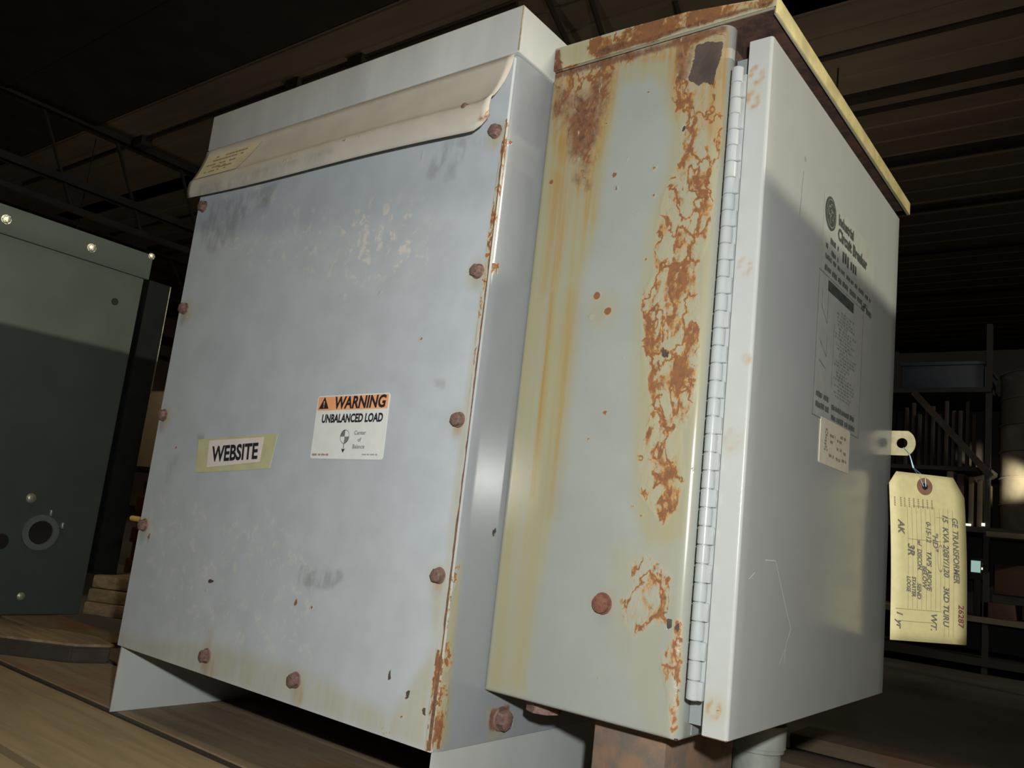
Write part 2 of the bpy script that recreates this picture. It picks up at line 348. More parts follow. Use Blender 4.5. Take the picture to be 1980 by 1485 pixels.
def plain(name, color, rough=0.6, metal=0.0, var=0.25, scale=25.0, stretch=(1, 1, 1), emit=None, emit_s=0.0, bump=0.0, spec=0.5):
    g = G(name)
    n = g.noise(g.obj(stretch), scale, 5, 0.6)
    lo = tuple(c * (1 - var) for c in color)
    hi = tuple(min(1, c * (1 + var)) for c in color)
    col = g.mix(g.step(n, 0.3, 0.7), lo, hi)
    nor = g.bump(n, bump, 0.002) if bump else None
    return g.bsdf(col, rough, metal, nor, spec, emit, emit_s)

def enclosure_paint(name, base, rough, mottle=0.06, spec=0.5, vein_scale=70.0, k=1.0):
    """grey enamel carrying its wear: yellow run-off, orange runs, blistered rust, bare brown rust, torn dark holes, smudges, chalk"""
    def S(r_, g_, b_):
        return (r_ * k, g_ * k, b_ * k)
    g = G(name)
    o = g.obj()
    n_small = g.noise(o, 160, 3, 0.6)
    n_mid = g.noise(o, 24, 4, 0.6)
    col = g.mix(g.step(n_mid, 0.3, 0.7), tuple(c * (1 - mottle) for c in base), tuple(c * (1 + mottle) for c in base))
    # chalk blotches
    ch = g.attr('chalk')
    nchalk = g.noise(o, 75, 6, 0.7, 0.4)
    chm = g.math('MULTIPLY', ch, g.step(nchalk, 0.53, 0.63), clamp=True)
    col = g.mix(g.math('MULTIPLY', chm, 0.75), col, S(0.68, 0.65, 0.58))
    # grey smudges
    sm = g.attr('smudge')
    nsm = g.noise(g.obj((1, 1, 0.5)), 60, 5, 0.65)
    smm = g.math('MULTIPLY', sm, g.step(nsm, 0.36, 0.60), clamp=True)
    col = g.mix(smm, col, S(0.17, 0.18, 0.165))
    # yellow run-off, streaked downward
    st = g.attr('stain')
    streak = g.noise(g.obj((1, 1, 0.03)), 150, 4, 0.6)
    stm = g.math('MULTIPLY', st, g.step(streak, 0.25, 0.75, 0.40, 1.0), clamp=True)
    col = g.mix(g.math('MULTIPLY', stm, 0.88), col, S(0.40, 0.355, 0.15))
    og = g.attr('orange')
    ogm = g.math('MULTIPLY', og, g.step(streak, 0.35, 0.7, 0.25, 1.0), clamp=True)
    col = g.mix(g.math('MULTIPLY', ogm, 0.85), col, S(0.42, 0.20, 0.018))
    # blistered rust: pale blisters ringed by orange brown veins
    ru = g.attr('rust')
    n1 = g.noise(g.obj((1, 1, 0.62)), vein_scale * 0.62, 4, 0.55, 0.3)
    n2 = g.noise(g.obj((1, 1, 0.6)), vein_scale * 0.50, 7, 0.66, 0.25)
    n3 = g.noise(o, vein_scale * 1.9, 5, 0.7)
    ridge = g.math('SUBTRACT', 0.78, g.math('MULTIPLY', g.math('ABSOLUTE', g.math('SUBTRACT', n1, 0.5)), 8.0))
    v1 = g.math('SUBTRACT', n2, g.math('SUBTRACT', 0.875, g.math('MULTIPLY', ru, 0.36)))
    v2 = g.math('ADD', g.math('MULTIPLY', g.math('MAXIMUM', ridge, 0.0), 0.5), g.math('MULTIPLY', n2, 0.6))
    v2 = g.math('SUBTRACT', v2, g.math('SUBTRACT', 0.88, g.math('MULTIPLY', ru, 0.36)))
    v = g.math('MAXIMUM', v1, g.math('MULTIPLY', v2, 0.7))
    gate = g.step(ru, 0.03, 0.25)
    rm = g.math('MULTIPLY', g.step(v, -0.035, 0.045), gate, clamp=True)
    area = g.math('MULTIPLY', g.step(ru, 0.2, 0.9), 0.5)
    col = g.mix(g.math('MULTIPLY', area, 0.5), col, S(0.50, 0.47, 0.32))
    rcol = g.mix(g.step(v, -0.01, 0.09), S(0.52, 0.27, 0.055), S(0.25, 0.085, 0.020))
    rcol = g.mix(g.step(n3, 0.42, 0.62, 0.0, 0.6), rcol, S(0.15, 0.05, 0.018))
    col = g.mix(g.math('MULTIPLY', rm, 0.93), col, rcol)
    # bare brown rust
    br = g.attr('brown')
    bre = g.step(g.math('ADD', br, g.math('MULTIPLY', g.math('SUBTRACT', n2, 0.5), 2.4)), 0.25, 0.95)
    brm = g.math('MULTIPLY', bre, g.step(br, 0.02, 0.2), clamp=True)
    bcol = g.mix(g.step(n3, 0.3, 0.6), S(0.075, 0.034, 0.024), S(0.23, 0.095, 0.040))
    fleck = g.step(g.noise(g.obj((1, 1, 0.5)), 190, 3, 0.5), 0.66, 0.72)
    bcol = g.mix(g.math('MULTIPLY', fleck, 0.7), bcol, S(0.55, 0.44, 0.32))
    col = g.mix(g.math('MULTIPLY', brm, 0.9), col, bcol)
    # torn paint, dark metal below
    dk = g.attr('dark')
    dm = g.step(g.math('ADD', dk, g.math('MULTIPLY', g.math('SUBTRACT', n_small, 0.5), 1.3)), 0.42, 0.54)
    dm = g.math('MULTIPLY', dm, g.step(dk, 0.02, 0.2), clamp=True)
    dcol = g.mix(g.step(n1, 0.35, 0.65), S(0.052, 0.036, 0.034), S(0.095, 0.068, 0.055))
    col = g.mix(dm, col, dcol)
    worn = g.math('MAXIMUM', g.math('MAXIMUM', rm, brm), dm)
    r = g.step(worn, 0.1, 0.9, rough, 0.75)
    h = g.math('ADD', g.math('MULTIPLY', area, g.step(n2, 0.35, 0.6, 1.0, 0.0)), g.math('MULTIPLY', dm, -1.5))
    h = g.math('ADD', h, g.math('MULTIPLY', n_small, 0.03))
    h = g.math('ADD', h, g.math('MULTIPLY', brm, g.math('MULTIPLY', n3, 0.8)))
    return g.bsdf(col, r, 0.0, g.bump(h, 0.45, 0.0015), spec)

def rust_metal(name, a=(0.20, 0.085, 0.05), b=(0.09, 0.04, 0.03), scale=220.0):
    g = G(name)
    n = g.noise(g.obj(), scale, 5, 0.7)
    col = g.mix(g.step(n, 0.35, 0.65), a, b)
    return g.bsdf(col, 0.8, 0.0, g.bump(n, 0.5, 0.001))

def wood(name, a, b, axis=0, scale=14.0, red=None):
    s = [1.0, 1.0, 1.0]
    s[axis] = 0.08
    g = G(name)
    v = g.obj(tuple(s))
    n = g.noise(v, scale * 4, 6, 0.65, 0.6)
    n2 = g.noise(g.obj(), 6, 3, 0.6)
    col = g.mix(g.step(n, 0.3, 0.7), a, b)
    if red:
        col = g.mix(g.step(n2, 0.52, 0.72), col, red)
    else:
        col = g.mix(g.step(n2, 0.45, 0.8, 0.0, 0.5), col, tuple(c * 0.6 for c in b))
    return g.bsdf(col, 0.8, 0.0, g.bump(n, 0.25, 0.001))

M = {}
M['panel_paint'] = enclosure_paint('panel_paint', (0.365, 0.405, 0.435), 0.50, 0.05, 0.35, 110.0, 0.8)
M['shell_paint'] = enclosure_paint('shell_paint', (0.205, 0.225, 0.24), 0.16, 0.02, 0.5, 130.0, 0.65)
M['breaker_paint'] = enclosure_paint('breaker_paint', (0.240, 0.262, 0.242), 0.20, 0.03, 0.5, 92.0, 0.66)
M['door_paint_lit'] = enclosure_paint('door_paint_lit', (0.33, 0.35, 0.34), 0.20, 0.02, 0.4, 160.0, 0.7)  # same paint as the body, lightened to stand in for ambient light
M['lip_paint'] = enclosure_paint('lip_paint', (0.42, 0.40, 0.35), 0.45, 0.06, 0.4, 110.0)
M['cap_paint'] = plain('cap_paint', (0.38, 0.405, 0.395), 0.45, 0, 0.14, 9.0, (1, 1, 0.25))
M['hood_paint'] = enclosure_paint('hood_paint', (0.30, 0.31, 0.25), 0.4, 0.05, 0.4, 80.0, 0.62)
M['rim_paint'] = plain('rim_paint', (0.42, 0.37, 0.175), 0.5, 0, 0.22, 30.0)
M['hood_under'] = rust_metal('hood_under', (0.075, 0.035, 0.022), (0.025, 0.014, 0.012), 60.0)
M['skirt_paint'] = plain('skirt_paint', (0.34, 0.365, 0.35), 0.45, 0, 0.06, 12.0)
M['flange_paint'] = plain('flange_paint', (0.20, 0.23, 0.24), 0.4, 0, 0.1, 20.0)
M['hinge_paint'] = plain('hinge_paint', (0.30, 0.33, 0.335), 0.18, 0, 0.05, 60.0)
M['bolt_rust'] = rust_metal('bolt_rust', (0.17, 0.105, 0.085), (0.085, 0.048, 0.040), 260.0)
M['bolt_red_rust'] = rust_metal('bolt_red_rust', (0.165, 0.068, 0.04), (0.09, 0.036, 0.025), 300.0)
M['seam_ochre'] = plain('seam_ochre', (0.26, 0.21, 0.12), 0.6, 0, 0.3, 120.0)
M['edge_rust'] = rust_metal('edge_rust', (0.15, 0.085, 0.045), (0.085, 0.045, 0.03), 150.0)
M['dark_void'] = plain('dark_void', (0.008, 0.007, 0.007), 0.9, 0, 0.2)
M['ink'] = plain('ink', (0.014, 0.014, 0.022), 0.6, 0, 0.1)
M['ink_grey'] = plain('ink_grey', (0.16, 0.16, 0.17), 0.6, 0, 0.15)
M['ink_red'] = plain('ink_red', (0.22, 0.05, 0.06), 0.6, 0, 0.1)
M['ink_brown'] = plain('ink_brown', (0.23, 0.15, 0.085), 0.7, 0, 0.2)
M['ink_pencil'] = plain('ink_pencil', (0.19, 0.175, 0.14), 0.7, 0, 0.25, 300.0)
M['ink_rule'] = plain('ink_rule', (0.36, 0.27, 0.16), 0.7, 0, 0.15, 200.0)
M['print_dark'] = plain('print_dark', (0.055, 0.065, 0.055), 0.4, 0, 0.35, 150.0)
M['print_faint'] = plain('print_faint', (0.20, 0.225, 0.205), 0.3, 0, 0.25, 120.0)
M['decal_film'] = plain('decal_film', (0.355, 0.375, 0.350), 0.12, 0, 0.06, 60.0)
M['label_white'] = plain('label_white', (0.60, 0.635, 0.615), 0.45, 0, 0.03, 90.0)
M['label_orange'] = plain('label_orange', (0.70, 0.33, 0.15), 0.45, 0, 0.06, 60.0)
M['paper_pink'] = plain('paper_pink', (0.60, 0.565, 0.53), 0.6, 0, 0.04, 50.0)
M['masking_tape'] = plain('masking_tape', (0.42, 0.43, 0.245), 0.6, 0, 0.10, 45.0)
M['paper_old'] = plain('paper_old', (0.46, 0.42, 0.27), 0.6, 0, 0.10, 40.0)
M['note_paper'] = plain('note_paper', (0.56, 0.52, 0.41), 0.6, 0, 0.06, 70.0)
M['manila'] = plain('manila', (0.74, 0.675, 0.345), 0.6, 0, 0.05, 90.0)
M['eyelet_red'] = plain('eyelet_red', (0.27, 0.135, 0.095), 0.6, 0, 0.15, 90.0)
M['wire_blue'] = plain('wire_blue', (0.22, 0.36, 0.42), 0.4, 0.3, 0.1)
M['tab_paint'] = plain('tab_paint', (0.52, 0.47, 0.27), 0.45, 0, 0.15, 90.0)
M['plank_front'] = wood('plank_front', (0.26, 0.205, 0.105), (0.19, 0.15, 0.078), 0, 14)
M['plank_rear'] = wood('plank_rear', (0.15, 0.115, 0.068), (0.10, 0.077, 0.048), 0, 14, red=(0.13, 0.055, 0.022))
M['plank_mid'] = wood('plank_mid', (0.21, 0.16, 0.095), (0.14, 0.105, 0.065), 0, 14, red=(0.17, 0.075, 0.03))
M['board_shade'] = wood('board_shade', (0.035, 0.028, 0.020), (0.022, 0.018, 0.014), 0, 14)  # near-black wood standing in for the shaded plank gap and board front
M['stack_wood'] = wood('stack_wood', (0.27, 0.20, 0.105), (0.14, 0.105, 0.062), 0, 16)
M['block_wood'] = rust_metal('block_wood', (0.175, 0.105, 0.062), (0.095, 0.082, 0.068), 38.0)
M['hub_grey'] = plain('hub_grey', (0.20, 0.22, 0.195), 0.5, 0, 0.12, 50.0)
M['cabinet_green'] = plain('cabinet_green', (0.062, 0.078, 0.068), 0.5, 0, 0.07, 12.0, spec=0.12)
M['cabinet_dark'] = plain('cabinet_dark', (0.008, 0.010, 0.009), 0.8, 0, 0.2, spec=0.1)
M['galvanised'] = plain('galvanised', (0.34, 0.33, 0.27), 0.35, 0.8, 0.25, 60.0)
M['ring_green'] = plain('ring_green', (0.13, 0.15, 0.135), 0.4, 0.2, 0.1, 40.0)
M['screw_zinc'] = plain('screw_zinc', (0.50, 0.50, 0.40), 0.35, 0.7, 0.2, 100.0)
M['copper'] = plain('copper', (0.35, 0.12, 0.07), 0.35, 0.9, 0.3, 40.0)
M['brass'] = plain('brass', (0.55, 0.36, 0.09), 0.5, 0.2, 0.15, 60.0)
M['carton'] = plain('carton', (0.42, 0.34, 0.22), 0.8, 0, 0.1, 9.0)
M['carton_red'] = plain('carton_red', (0.05, 0.025, 0.018), 0.85, 0, 0.1, 9.0)
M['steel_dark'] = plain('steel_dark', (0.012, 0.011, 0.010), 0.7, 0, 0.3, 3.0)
M['truss_steel'] = plain('truss_steel', (0.022, 0.020, 0.018), 0.8, 0, 0.3, 3.0)
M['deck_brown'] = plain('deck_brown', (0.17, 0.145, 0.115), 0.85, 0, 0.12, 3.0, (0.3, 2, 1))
M['deck_shade'] = plain('deck_shade', (0.022, 0.020, 0.016), 0.9, 0, 0.3, 3.0)
M['wall_tan'] = plain('wall_tan', (0.14, 0.10, 0.07), 0.9, 0, 0.2, 1.2)
M['floor_concrete'] = plain('floor_concrete', (0.05, 0.045, 0.038), 0.85, 0, 0.25, 2.5)
M['blue_bin'] = plain('blue_bin', (0.022, 0.034, 0.055), 0.5, 0, 0.12, 12.0)
M['lath'] = plain('lath', (0.03, 0.022, 0.018), 0.85, 0, 0.3, 12.0)
M['panel_tan'] = plain('panel_tan', (0.11, 0.095, 0.06), 0.6, 0, 0.2, 12.0)
M['drum_grey'] = plain('drum_grey', (0.13, 0.12, 0.10), 0.5, 0.0, 0.15, 14.0)
M['screen'] = plain('screen', (0.02, 0.03, 0.03), 0.3, 0, 0.1, emit=(0.50, 0.80, 0.70), emit_s=0.55)
M['pilot_glint_white'] = plain('pilot_glint_white', (0.8, 0.8, 0.7), 0.3, 0, 0.05, emit=(1.0, 0.93, 0.72), emit_s=1.3)  # glowing white for the monitor's lights and the shelf-edge glints
M['lamp_glass'] = plain('lamp_glass', (0.8, 0.8, 0.75), 0.3, 0, 0.02, emit=(1.0, 0.82, 0.58), emit_s=3.0)
M['crate_wood'] = wood('crate_wood', (0.36, 0.28, 0.17), (0.26, 0.20, 0.12), 1, 10)

# ------------------------------------------------------------------ geometry helpers
def empty(name, loc, label=None, cat=None, group=None):
    o = bpy.data.objects.new(name, None)
    o.empty_display_size = 0.05
    COL.objects.link(o)
    o.location = loc
    tag(o, label, cat, group)
    return o

def tag(o, label=None, cat=None, group=None, kind=None):
    if label: o['label'] = label
    if cat: o['category'] = cat
    if group: o['group'] = group
    if kind: o['kind'] = kind
    return o

def place(name, me, mat, parent=None, smooth=30):
    """link a mesh given in world metres; under a parent it keeps its world place"""
    if mat is not None:
        me.materials.clear()
        me.materials.append(mat)
    if smooth:
        for p in me.polygons:
            p.use_smooth = True
        me.set_sharp_from_angle(angle=math.radians(smooth))
    o = bpy.data.objects.new(name, me)
    COL.objects.link(o)
    if parent is not None:
        o.parent = parent
        o.matrix_parent_inverse = Matrix.Translation(-world_loc(parent))
    return o

def world_loc(o):
    v = Vector(o.location)
    p = o.parent
    if p is not None and o.type == 'EMPTY':
        v = v + world_loc(p)
    return v if o.type == 'EMPTY' else Vector((0, 0, 0))

def done(bm, name, mat, parent=None, smooth=30):
    bmesh.ops.recalc_face_normals(bm, faces=bm.faces)
    me = bpy.data.meshes.new(name)
    bm.to_mesh(me)
    bm.free()
    return place(name, me, mat, parent, smooth)

def bx(bm, x0, x1, y0, y1, z0, z1, bevel=0.0, seg=2, rot=None, centre=None):
    r = bmesh.ops.create_cube(bm, size=1.0)
    vs = r['verts']
    for v in vs:
        v.co = Vector((x0 + (v.co.x + .5) * (x1 - x0), y0 + (v.co.y + .5) * (y1 - y0), z0 + (v.co.z + .5) * (z1 - z0)))
    if rot:
        c = Vector(centre) if centre else Vector(((x0 + x1) / 2, (y0 + y1) / 2, (z0 + z1) / 2))
        R = Matrix.Rotation(rot, 3, 'Z')
        for v in vs:
            v.co = c + R @ (v.co - c)
    if bevel:
        es = list({e for v in vs for e in v.link_edges})
        bmesh.ops.bevel(bm, geom=es, offset=bevel, segments=seg, affect='EDGES', profile=0.5)

def box(name, ext, mat, parent=None, bevel=0.0, seg=2, rot=None, centre=None):
    bm = bmesh.new()
    bx(bm, *ext, bevel=bevel, seg=seg, rot=rot, centre=centre)
    return done(bm, name, mat, parent)

def bar(bm, a, b, r, n=8):
    a, b = Vector(a), Vector(b)
    d = b - a
    q = d.to_track_quat('Z', 'Y').to_matrix().to_4x4()
    m = Matrix.Translation((a + b) / 2) @ q
    bmesh.ops.create_cone(bm, cap_ends=True, segments=n, radius1=r, radius2=r, depth=d.length, matrix=m)

def beam(bm, a, b, w, h):
    a, b = Vector(a), Vector(b)
    d = b - a
    q = d.to_track_quat('Z', 'Y').to_matrix().to_4x4()
    m = Matrix.Translation((a + b) / 2) @ q @ Matrix.Diagonal((w, h, d.length, 1))
    bmesh.ops.create_cube(bm, size=1.0, matrix=m)

def tube(bm, pts, r, n=8):
    """tube along a polyline"""
    pts = [Vector(p) for p in pts]
    rings = []
    for i, p in enumerate(pts):
        d = (pts[min(i + 1, len(pts) - 1)] - pts[max(i - 1, 0)]).normalized()
        ref = Vector((0, 0, 1)) if abs(d.z) < 0.9 else Vector((1, 0, 0))
        u = d.cross(ref).normalized()
        v = d.cross(u)
        rings.append([bm.verts.new(p + (u * math.cos(t) + v * math.sin(t)) * r) for t in [2 * math.pi * k / n for k in range(n)]])
    for a, b in zip(rings, rings[1:]):
        for k in range(n):
            bm.faces.new((a[k], a[(k + 1) % n], b[(k + 1) % n], b[k]))
    bm.faces.new(rings[0]); bm.faces.new(rings[-1])

def prism(name, outline, frame, t0, t1, mat, parent=None, bevel=0.0, smooth=30):
    """outline in 2D extruded along frame normal; frame = (origin, u, v, n)"""
    o, u, v, n = [Vector(k) for k in frame]
    bm = bmesh.new()
    f = [bm.verts.new(o + u * a + v * b + n * t1) for a, b in outline]
    k = [bm.verts.new(o + u * a + v * b + n * t0) for a, b in outline]
    bm.faces.new(f); bm.faces.new(k)
    N = len(outline)
    for i in range(N):
        bm.faces.new((f[i], f[(i + 1) % N], k[(i + 1) % N], k[i]))
    if bevel:
        bmesh.ops.bevel(bm, geom=list(bm.edges), offset=bevel, segments=2, affect='EDGES')
    return done(bm, name, mat, parent, smooth)

def rrect(w, h, r, n=4):
    out = []
    for cx, cy, a0 in ((w - r, h - r, 0), (r, h - r, 90), (r, r, 180), (w - r, r, 270)):
        for k in range(n + 1):
            a = math.radians(a0 + 90 * k / n)
            out.append((cx + r * math.cos(a), cy + r * math.sin(a)))
    return out

def ring_prism(name, frame, r0, r1, t0, t1, mat, parent=None, n=28, outline=None):
    """annulus; outer boundary may be any outline of n points"""
    o, u, v, nn = [Vector(k) for k in frame]
    bm = bmesh.new()
    L = []
    for k in range(n):
        a = 2 * math.pi * k / n
        c, s = math.cos(a), math.sin(a)
        out = outline(a) if outline else (r1 * c, r1 * s)
        L.append([bm.verts.new(o + u * p[0] + v * p[1] + nn * t) for p, t in (((r0 * c, r0 * s), t0), ((r0 * c, r0 * s), t1), (out, t1), (out, t0))])
    for k in range(n):
        a, b = L[k], L[(k + 1) % n]
        for j in range(4):
            bm.faces.new((a[j], b[j], b[(j + 1) % 4], a[(j + 1) % 4]))
    return done(bm, name, mat, parent)

def text_mesh(name, body, frame, size, mat, parent, bold=0.0, xs=1.0, shear=0.0, align='LEFT', lift=0.0004, spacing=1.0):
    """flat lettering laid on a surface: frame = (origin, reading direction, up direction, normal)"""
    o, u, v, n = [Vector(k) for k in frame]
    c = bpy.data.curves.new(name, 'FONT')
    c.body = body
    c.size = size
    c.align_x = align
    c.align_y = 'CENTER'
    c.offset = bold
    c.shear = shear
    c.space_character = spacing
    c.resolution_u = 3
    tmp = bpy.data.objects.new(name, c)
    COL.objects.link(tmp)
    dg = bpy.context.evaluated_depsgraph_get()
    me = bpy.data.meshes.new_from_object(tmp.evaluated_get(dg))
    bpy.data.objects.remove(tmp)
    for w in me.vertices:
        w.co = o + u * (w.co.x * xs) + v * w.co.y + n * lift
    me.name = name
    return place(name, me, mat, parent, smooth=0)

def quads_on(name, frame, quads, mat, parent, lift=0.0004, stuff=False):
    """flat printed marks (little quads) on a surface, one mesh"""
    o, u, v, n = [Vector(k) for k in frame]
    bm = bmesh.new()
    for q in quads:
        bm.faces.new([bm.verts.new(o + u * a + v * b + n * lift) for a, b in q])
    ob = done(bm, name, mat, parent, smooth=0)
    if name in ('fine_print', 'print_blocks', 'diagram_print', 'pen_marks', 'diagram_border', 'emblem_scrolls'):
        ob['kind'] = 'stuff'                    # print too small to pick apart
    return ob

def rect_q(a0, a1, b0, b1):
    return ((a0, b0), (a1, b0), (a1, b1), (a0, b1))

def scribble_words(a0, a1, b, h, rng, fill=0.75):
    """too small to read: short word-like bars along a line"""
    out, a = [], a0
    while a < a1:
        w = rng.uniform(1.2, 4.2) * h
        w = min(w, a1 - a)
        k = a
        while k < a + w * fill:
            out.append(rect_q(k, min(k + h * 0.42, a1), b - h * rng.uniform(.35, .5), b + h * rng.uniform(.3, .5)))
            k += h * 0.62
        a += w + h * 0.7
    return out

# wear attributes -------------------------------------------------
ATTRS = ('rust', 'brown', 'stain', 'orange', 'dark', 'smudge', 'chalk')
def sd_poly(P, poly):
    poly = np.array(poly)
    d = np.full(len(P), 1e9)
    inside = np.zeros(len(P), bool)
    for i in range(len(poly)):
        a, b = poly[i], poly[(i + 1) % len(poly)]
        e = b - a
        t = np.clip(((P - a) @ e) / (e @ e + 1e-12), 0, 1)
        d = np.minimum(d, np.linalg.norm(P - a - t[:, None] * e, axis=1))
        c = ((a[1] > P[:, 1]) != (b[1] > P[:, 1]))
        with np.errstate(divide='ignore', invalid='ignore'):
            xi = a[0] + (P[:, 1] - a[1]) * (b[0] - a[0]) / (b[1] - a[1] + 1e-15)
        inside ^= c & (P[:, 0] < xi)
    return np.where(inside, d, -d)

def add_wear(me, AB, layers, valid=None):
    AB = np.asarray(AB, float)
    res = {k: np.zeros(len(AB)) for k in ATTRS}
    for L in layers:
        if L[1] == 'spot':
            d = np.linalg.norm(AB - np.array(L[3]), axis=1)
            val = L[2] * np.clip(1.5 - d / L[4], 0, 1)
        else:
            s = np.clip(sd_poly(AB, L[3]) / (2 * L[1]) + 0.5, 0, 1)
            val = L[2] * s * s * (3 - 2 * s)
        if valid is not None:
            val = val * valid
        res[L[0]] = np.maximum(res[L[0]], val)
    for k, v in res.items():
        at = me.attributes.new(k, 'FLOAT', 'POINT')
        at.data.foreach_set('value', v.astype(np.float32))

def grid_mesh(name, rows):
    """rows: list of lists of points, all the same length"""
    nr, nc = len(rows), len(rows[0])
    verts = [tuple(p) for r in rows for p in r]
    faces = [(i * nc + j, i * nc + j + 1, (i + 1) * nc + j + 1, (i + 1) * nc + j) for i in range(nr - 1) for j in range(nc - 1)]
    me = bpy.data.meshes.new(name)
    me.from_pydata(verts, [], faces)
    return me

def lin(a, b, n):
    return [a + (b - a) * k / (n - 1) for k in range(n)]

# ================================================================== SETTING
FLOOR_Z = -0.222
CEIL_Z = 4.0
XW0, XW1, YW0, YW1 = -17.0, 9.0, -8.0, 19.0
def structure(name, ext, mat, **k):
    o = box(name, ext, M[mat], **k)
    o['kind'] = 'structure'
    return o
structure('floor', (XW0, XW1, YW0, YW1, FLOOR_Z - 0.1, FLOOR_Z), 'floor_concrete')
structure('wall_left', (XW0 - 0.2, XW0, YW0, YW1, FLOOR_Z, CEIL_Z + 0.3), 'wall_tan')
structure('wall_right', (XW1, XW1 + 0.2, YW0, YW1, FLOOR_Z, CEIL_Z + 0.3), 'wall_tan')
structure('wall_back', (XW0, XW1, YW1, YW1 + 0.2, FLOOR_Z, CEIL_Z + 0.3), 'wall_tan')
structure('wall_front', (XW0, XW1, YW0 - 0.2, YW0, FLOOR_Z, CEIL_Z + 0.3), 'wall_tan')
ceiling = structure('ceiling', (XW0, XW1, YW0, YW1, CEIL_Z + 0.06, CEIL_Z + 0.2), 'deck_brown')
# corrugated deck sheets below the slab, one per bay
y = 3.25
while y < YW1 - 0.2:
    w = 1.2 if y > 3.3 else 1.22
    bm = bmesh.new()
    yy = y
    prof = []
    while yy < y + w - 0.01:
        prof += [(yy, CEIL_Z + 0.012), (yy + 0.02, CEIL_Z + 0.012), (yy + 0.03, CEIL_Z), (yy + 0.29, CEIL_Z), (yy + 0.30, CEIL_Z + 0.012)]
        yy += 0.30
    vs = [[bm.verts.new((x, a, b)) for a, b in prof] for x in (XW0, XW1)]
    for k in range(len(prof) - 1):
        bm.faces.new((vs[0][k], vs[0][k + 1], vs[1][k + 1], vs[1][k]))
    done(bm, 'deck_sheet', M['deck_brown'], ceiling, smooth=0)
    y += w
# near bay of the ceiling, its shade put into darker boards
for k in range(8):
    box('shade_deck_board', (XW0, 0.9, 3.20 - 0.9 * (k + 1) + 0.02, 3.20 - 0.9 * k, CEIL_Z - 0.03 - 0.02 * (k % 2), CEIL_Z + 0.05), M['deck_shade'], ceiling)
for yy, wd, dp in ((5.34, .05, .02), (6.0, .10, .05), (6.27, .05, .03), (7.27, .13, .05), (8.48, .10, .04), (9.85, .09, .03), (11.5, .12, .04), (12.6, .10, .04), (14.4, .12, .05), (16.5, .12, .05)):
    box('purlin', (XW0, 1.3, yy - wd / 2, yy + wd / 2, CEIL_Z - dp, CEIL_Z + 0.02), M['truss_steel'], ceiling)
# bar joists running away from the viewer
def truss(x, y0, y1, nweb, ztop, zbot, zlow):
    bm = bmesh.new()
    beam(bm, (x, y0, ztop), (x, y1, ztop), 0.16, 0.09)
    t = done(bm, 'truss', M['truss_steel'], ceiling)
    bm = bmesh.new(); beam(bm, (x, y0, zbot), (x, y1, zbot), 0.12, 0.08); done(bm, 'bottom_chord', M['truss_steel'], t)
    bm = bmesh.new(); beam(bm, (x, y0, zlow), (x, y1, zlow), 0.07, 0.06); done(bm, 'low_pipe', M['truss_steel'], t)
    for k in range(nweb):
        a = y0 + (y1 - y0) * k / nweb
        s = (y1 - y0) / nweb
        bm = bmesh.new(); bar(bm, (x, a, ztop), (x, a + s * 0.62, zlow), 0.022, 6); done(bm, 'web_bar', M['truss_steel'], t)
truss(-8.7, 1.9, 9.0, 9, 3.98, 3.30, 3.02)
truss(-12.5, 1.9, 12.0, 9, 3.98, 3.30, 3.02)
for a, b in (((-2.95, 3.6, 4.0), (-3.19, 4.5, 3.9)), ((-2.66, 3.75, 4.0), (-2.98, 4.7, 3.9)), ((-2.2, 4.2, 4.0), (-2.55, 5.4, 3.9))):
    bm = bmesh.new(); bar(bm, a, b, 0.022, 6); done(bm, 'brace_bar', M['truss_steel'], ceiling)
bm = bmesh.new()
bar(bm, (-11.5, 3.66, 3.97), (-3.2, 3.66, 3.97), 0.018, 8)
for xx in (-8.45, -5.75, -4.9):
    bx(bm, xx - 0.09, xx + 0.09, 3.60, 3.72, 3.90, 4.0)
done(bm, 'conduit_run', M['truss_steel'], ceiling)
# ================================================================== PALLETS
PT = -0.0774
def plank(parent, x0, x1, y0, y1, top, mat, seed, th=0.019, sag=0.0):
    rng = random.Random(seed)
    n = 14
    bm = bmesh.new()
    rows = []
    for k in range(n):
        x = x0 + (x1 - x0) * k / (n - 1)
        e0 = y0 + rng.uniform(-.0012, .0012)
        e1 = y1 + rng.uniform(-.0012, .0012)
        zt = top - rng.uniform(0, .0006) - sag * (1 - (k / (n - 1)))
        rows.append([bm.verts.new(p) for p in ((x, e0, zt - th), (x, e0, zt - .002), (x, e0 + .002, zt), (x, e1 - .002, zt), (x, e1, zt - .002), (x, e1, zt - th))])
    for a, b in zip(rows, rows[1:]):
        for j in range(6):
            bm.faces.new((a[j], a[(j + 1) % 6], b[(j + 1) % 6], b[j]))
    bm.faces.new(rows[0]); bm.faces.new(rows[-1])
    return done(bm, 'plank', M[mat], parent, 25)
pal = empty('pallet', (-0.25, 0.1, FLOOR_Z), 'weathered wooden pallet under the rusty grey transformer', 'pallet')
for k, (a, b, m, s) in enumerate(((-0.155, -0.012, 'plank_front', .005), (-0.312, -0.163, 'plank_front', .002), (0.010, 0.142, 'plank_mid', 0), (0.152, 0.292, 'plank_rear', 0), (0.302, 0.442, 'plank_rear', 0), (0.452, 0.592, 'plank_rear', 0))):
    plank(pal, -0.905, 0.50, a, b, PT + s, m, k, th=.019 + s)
box('edge_strip', (-.905, .50, .0030, .0095, PT - .019, PT - .0008), M['board_shade'], pal)  # dark strip in place of the shade in the gap between planks
for x in (-0.86, -0.22, 0.42):
    box('stringer', (x - 0.045, x + 0.045, -0.31, 0.59, FLOOR_Z + 0.019, PT - 0.0195), M['plank_rear'], pal, bevel=.002)
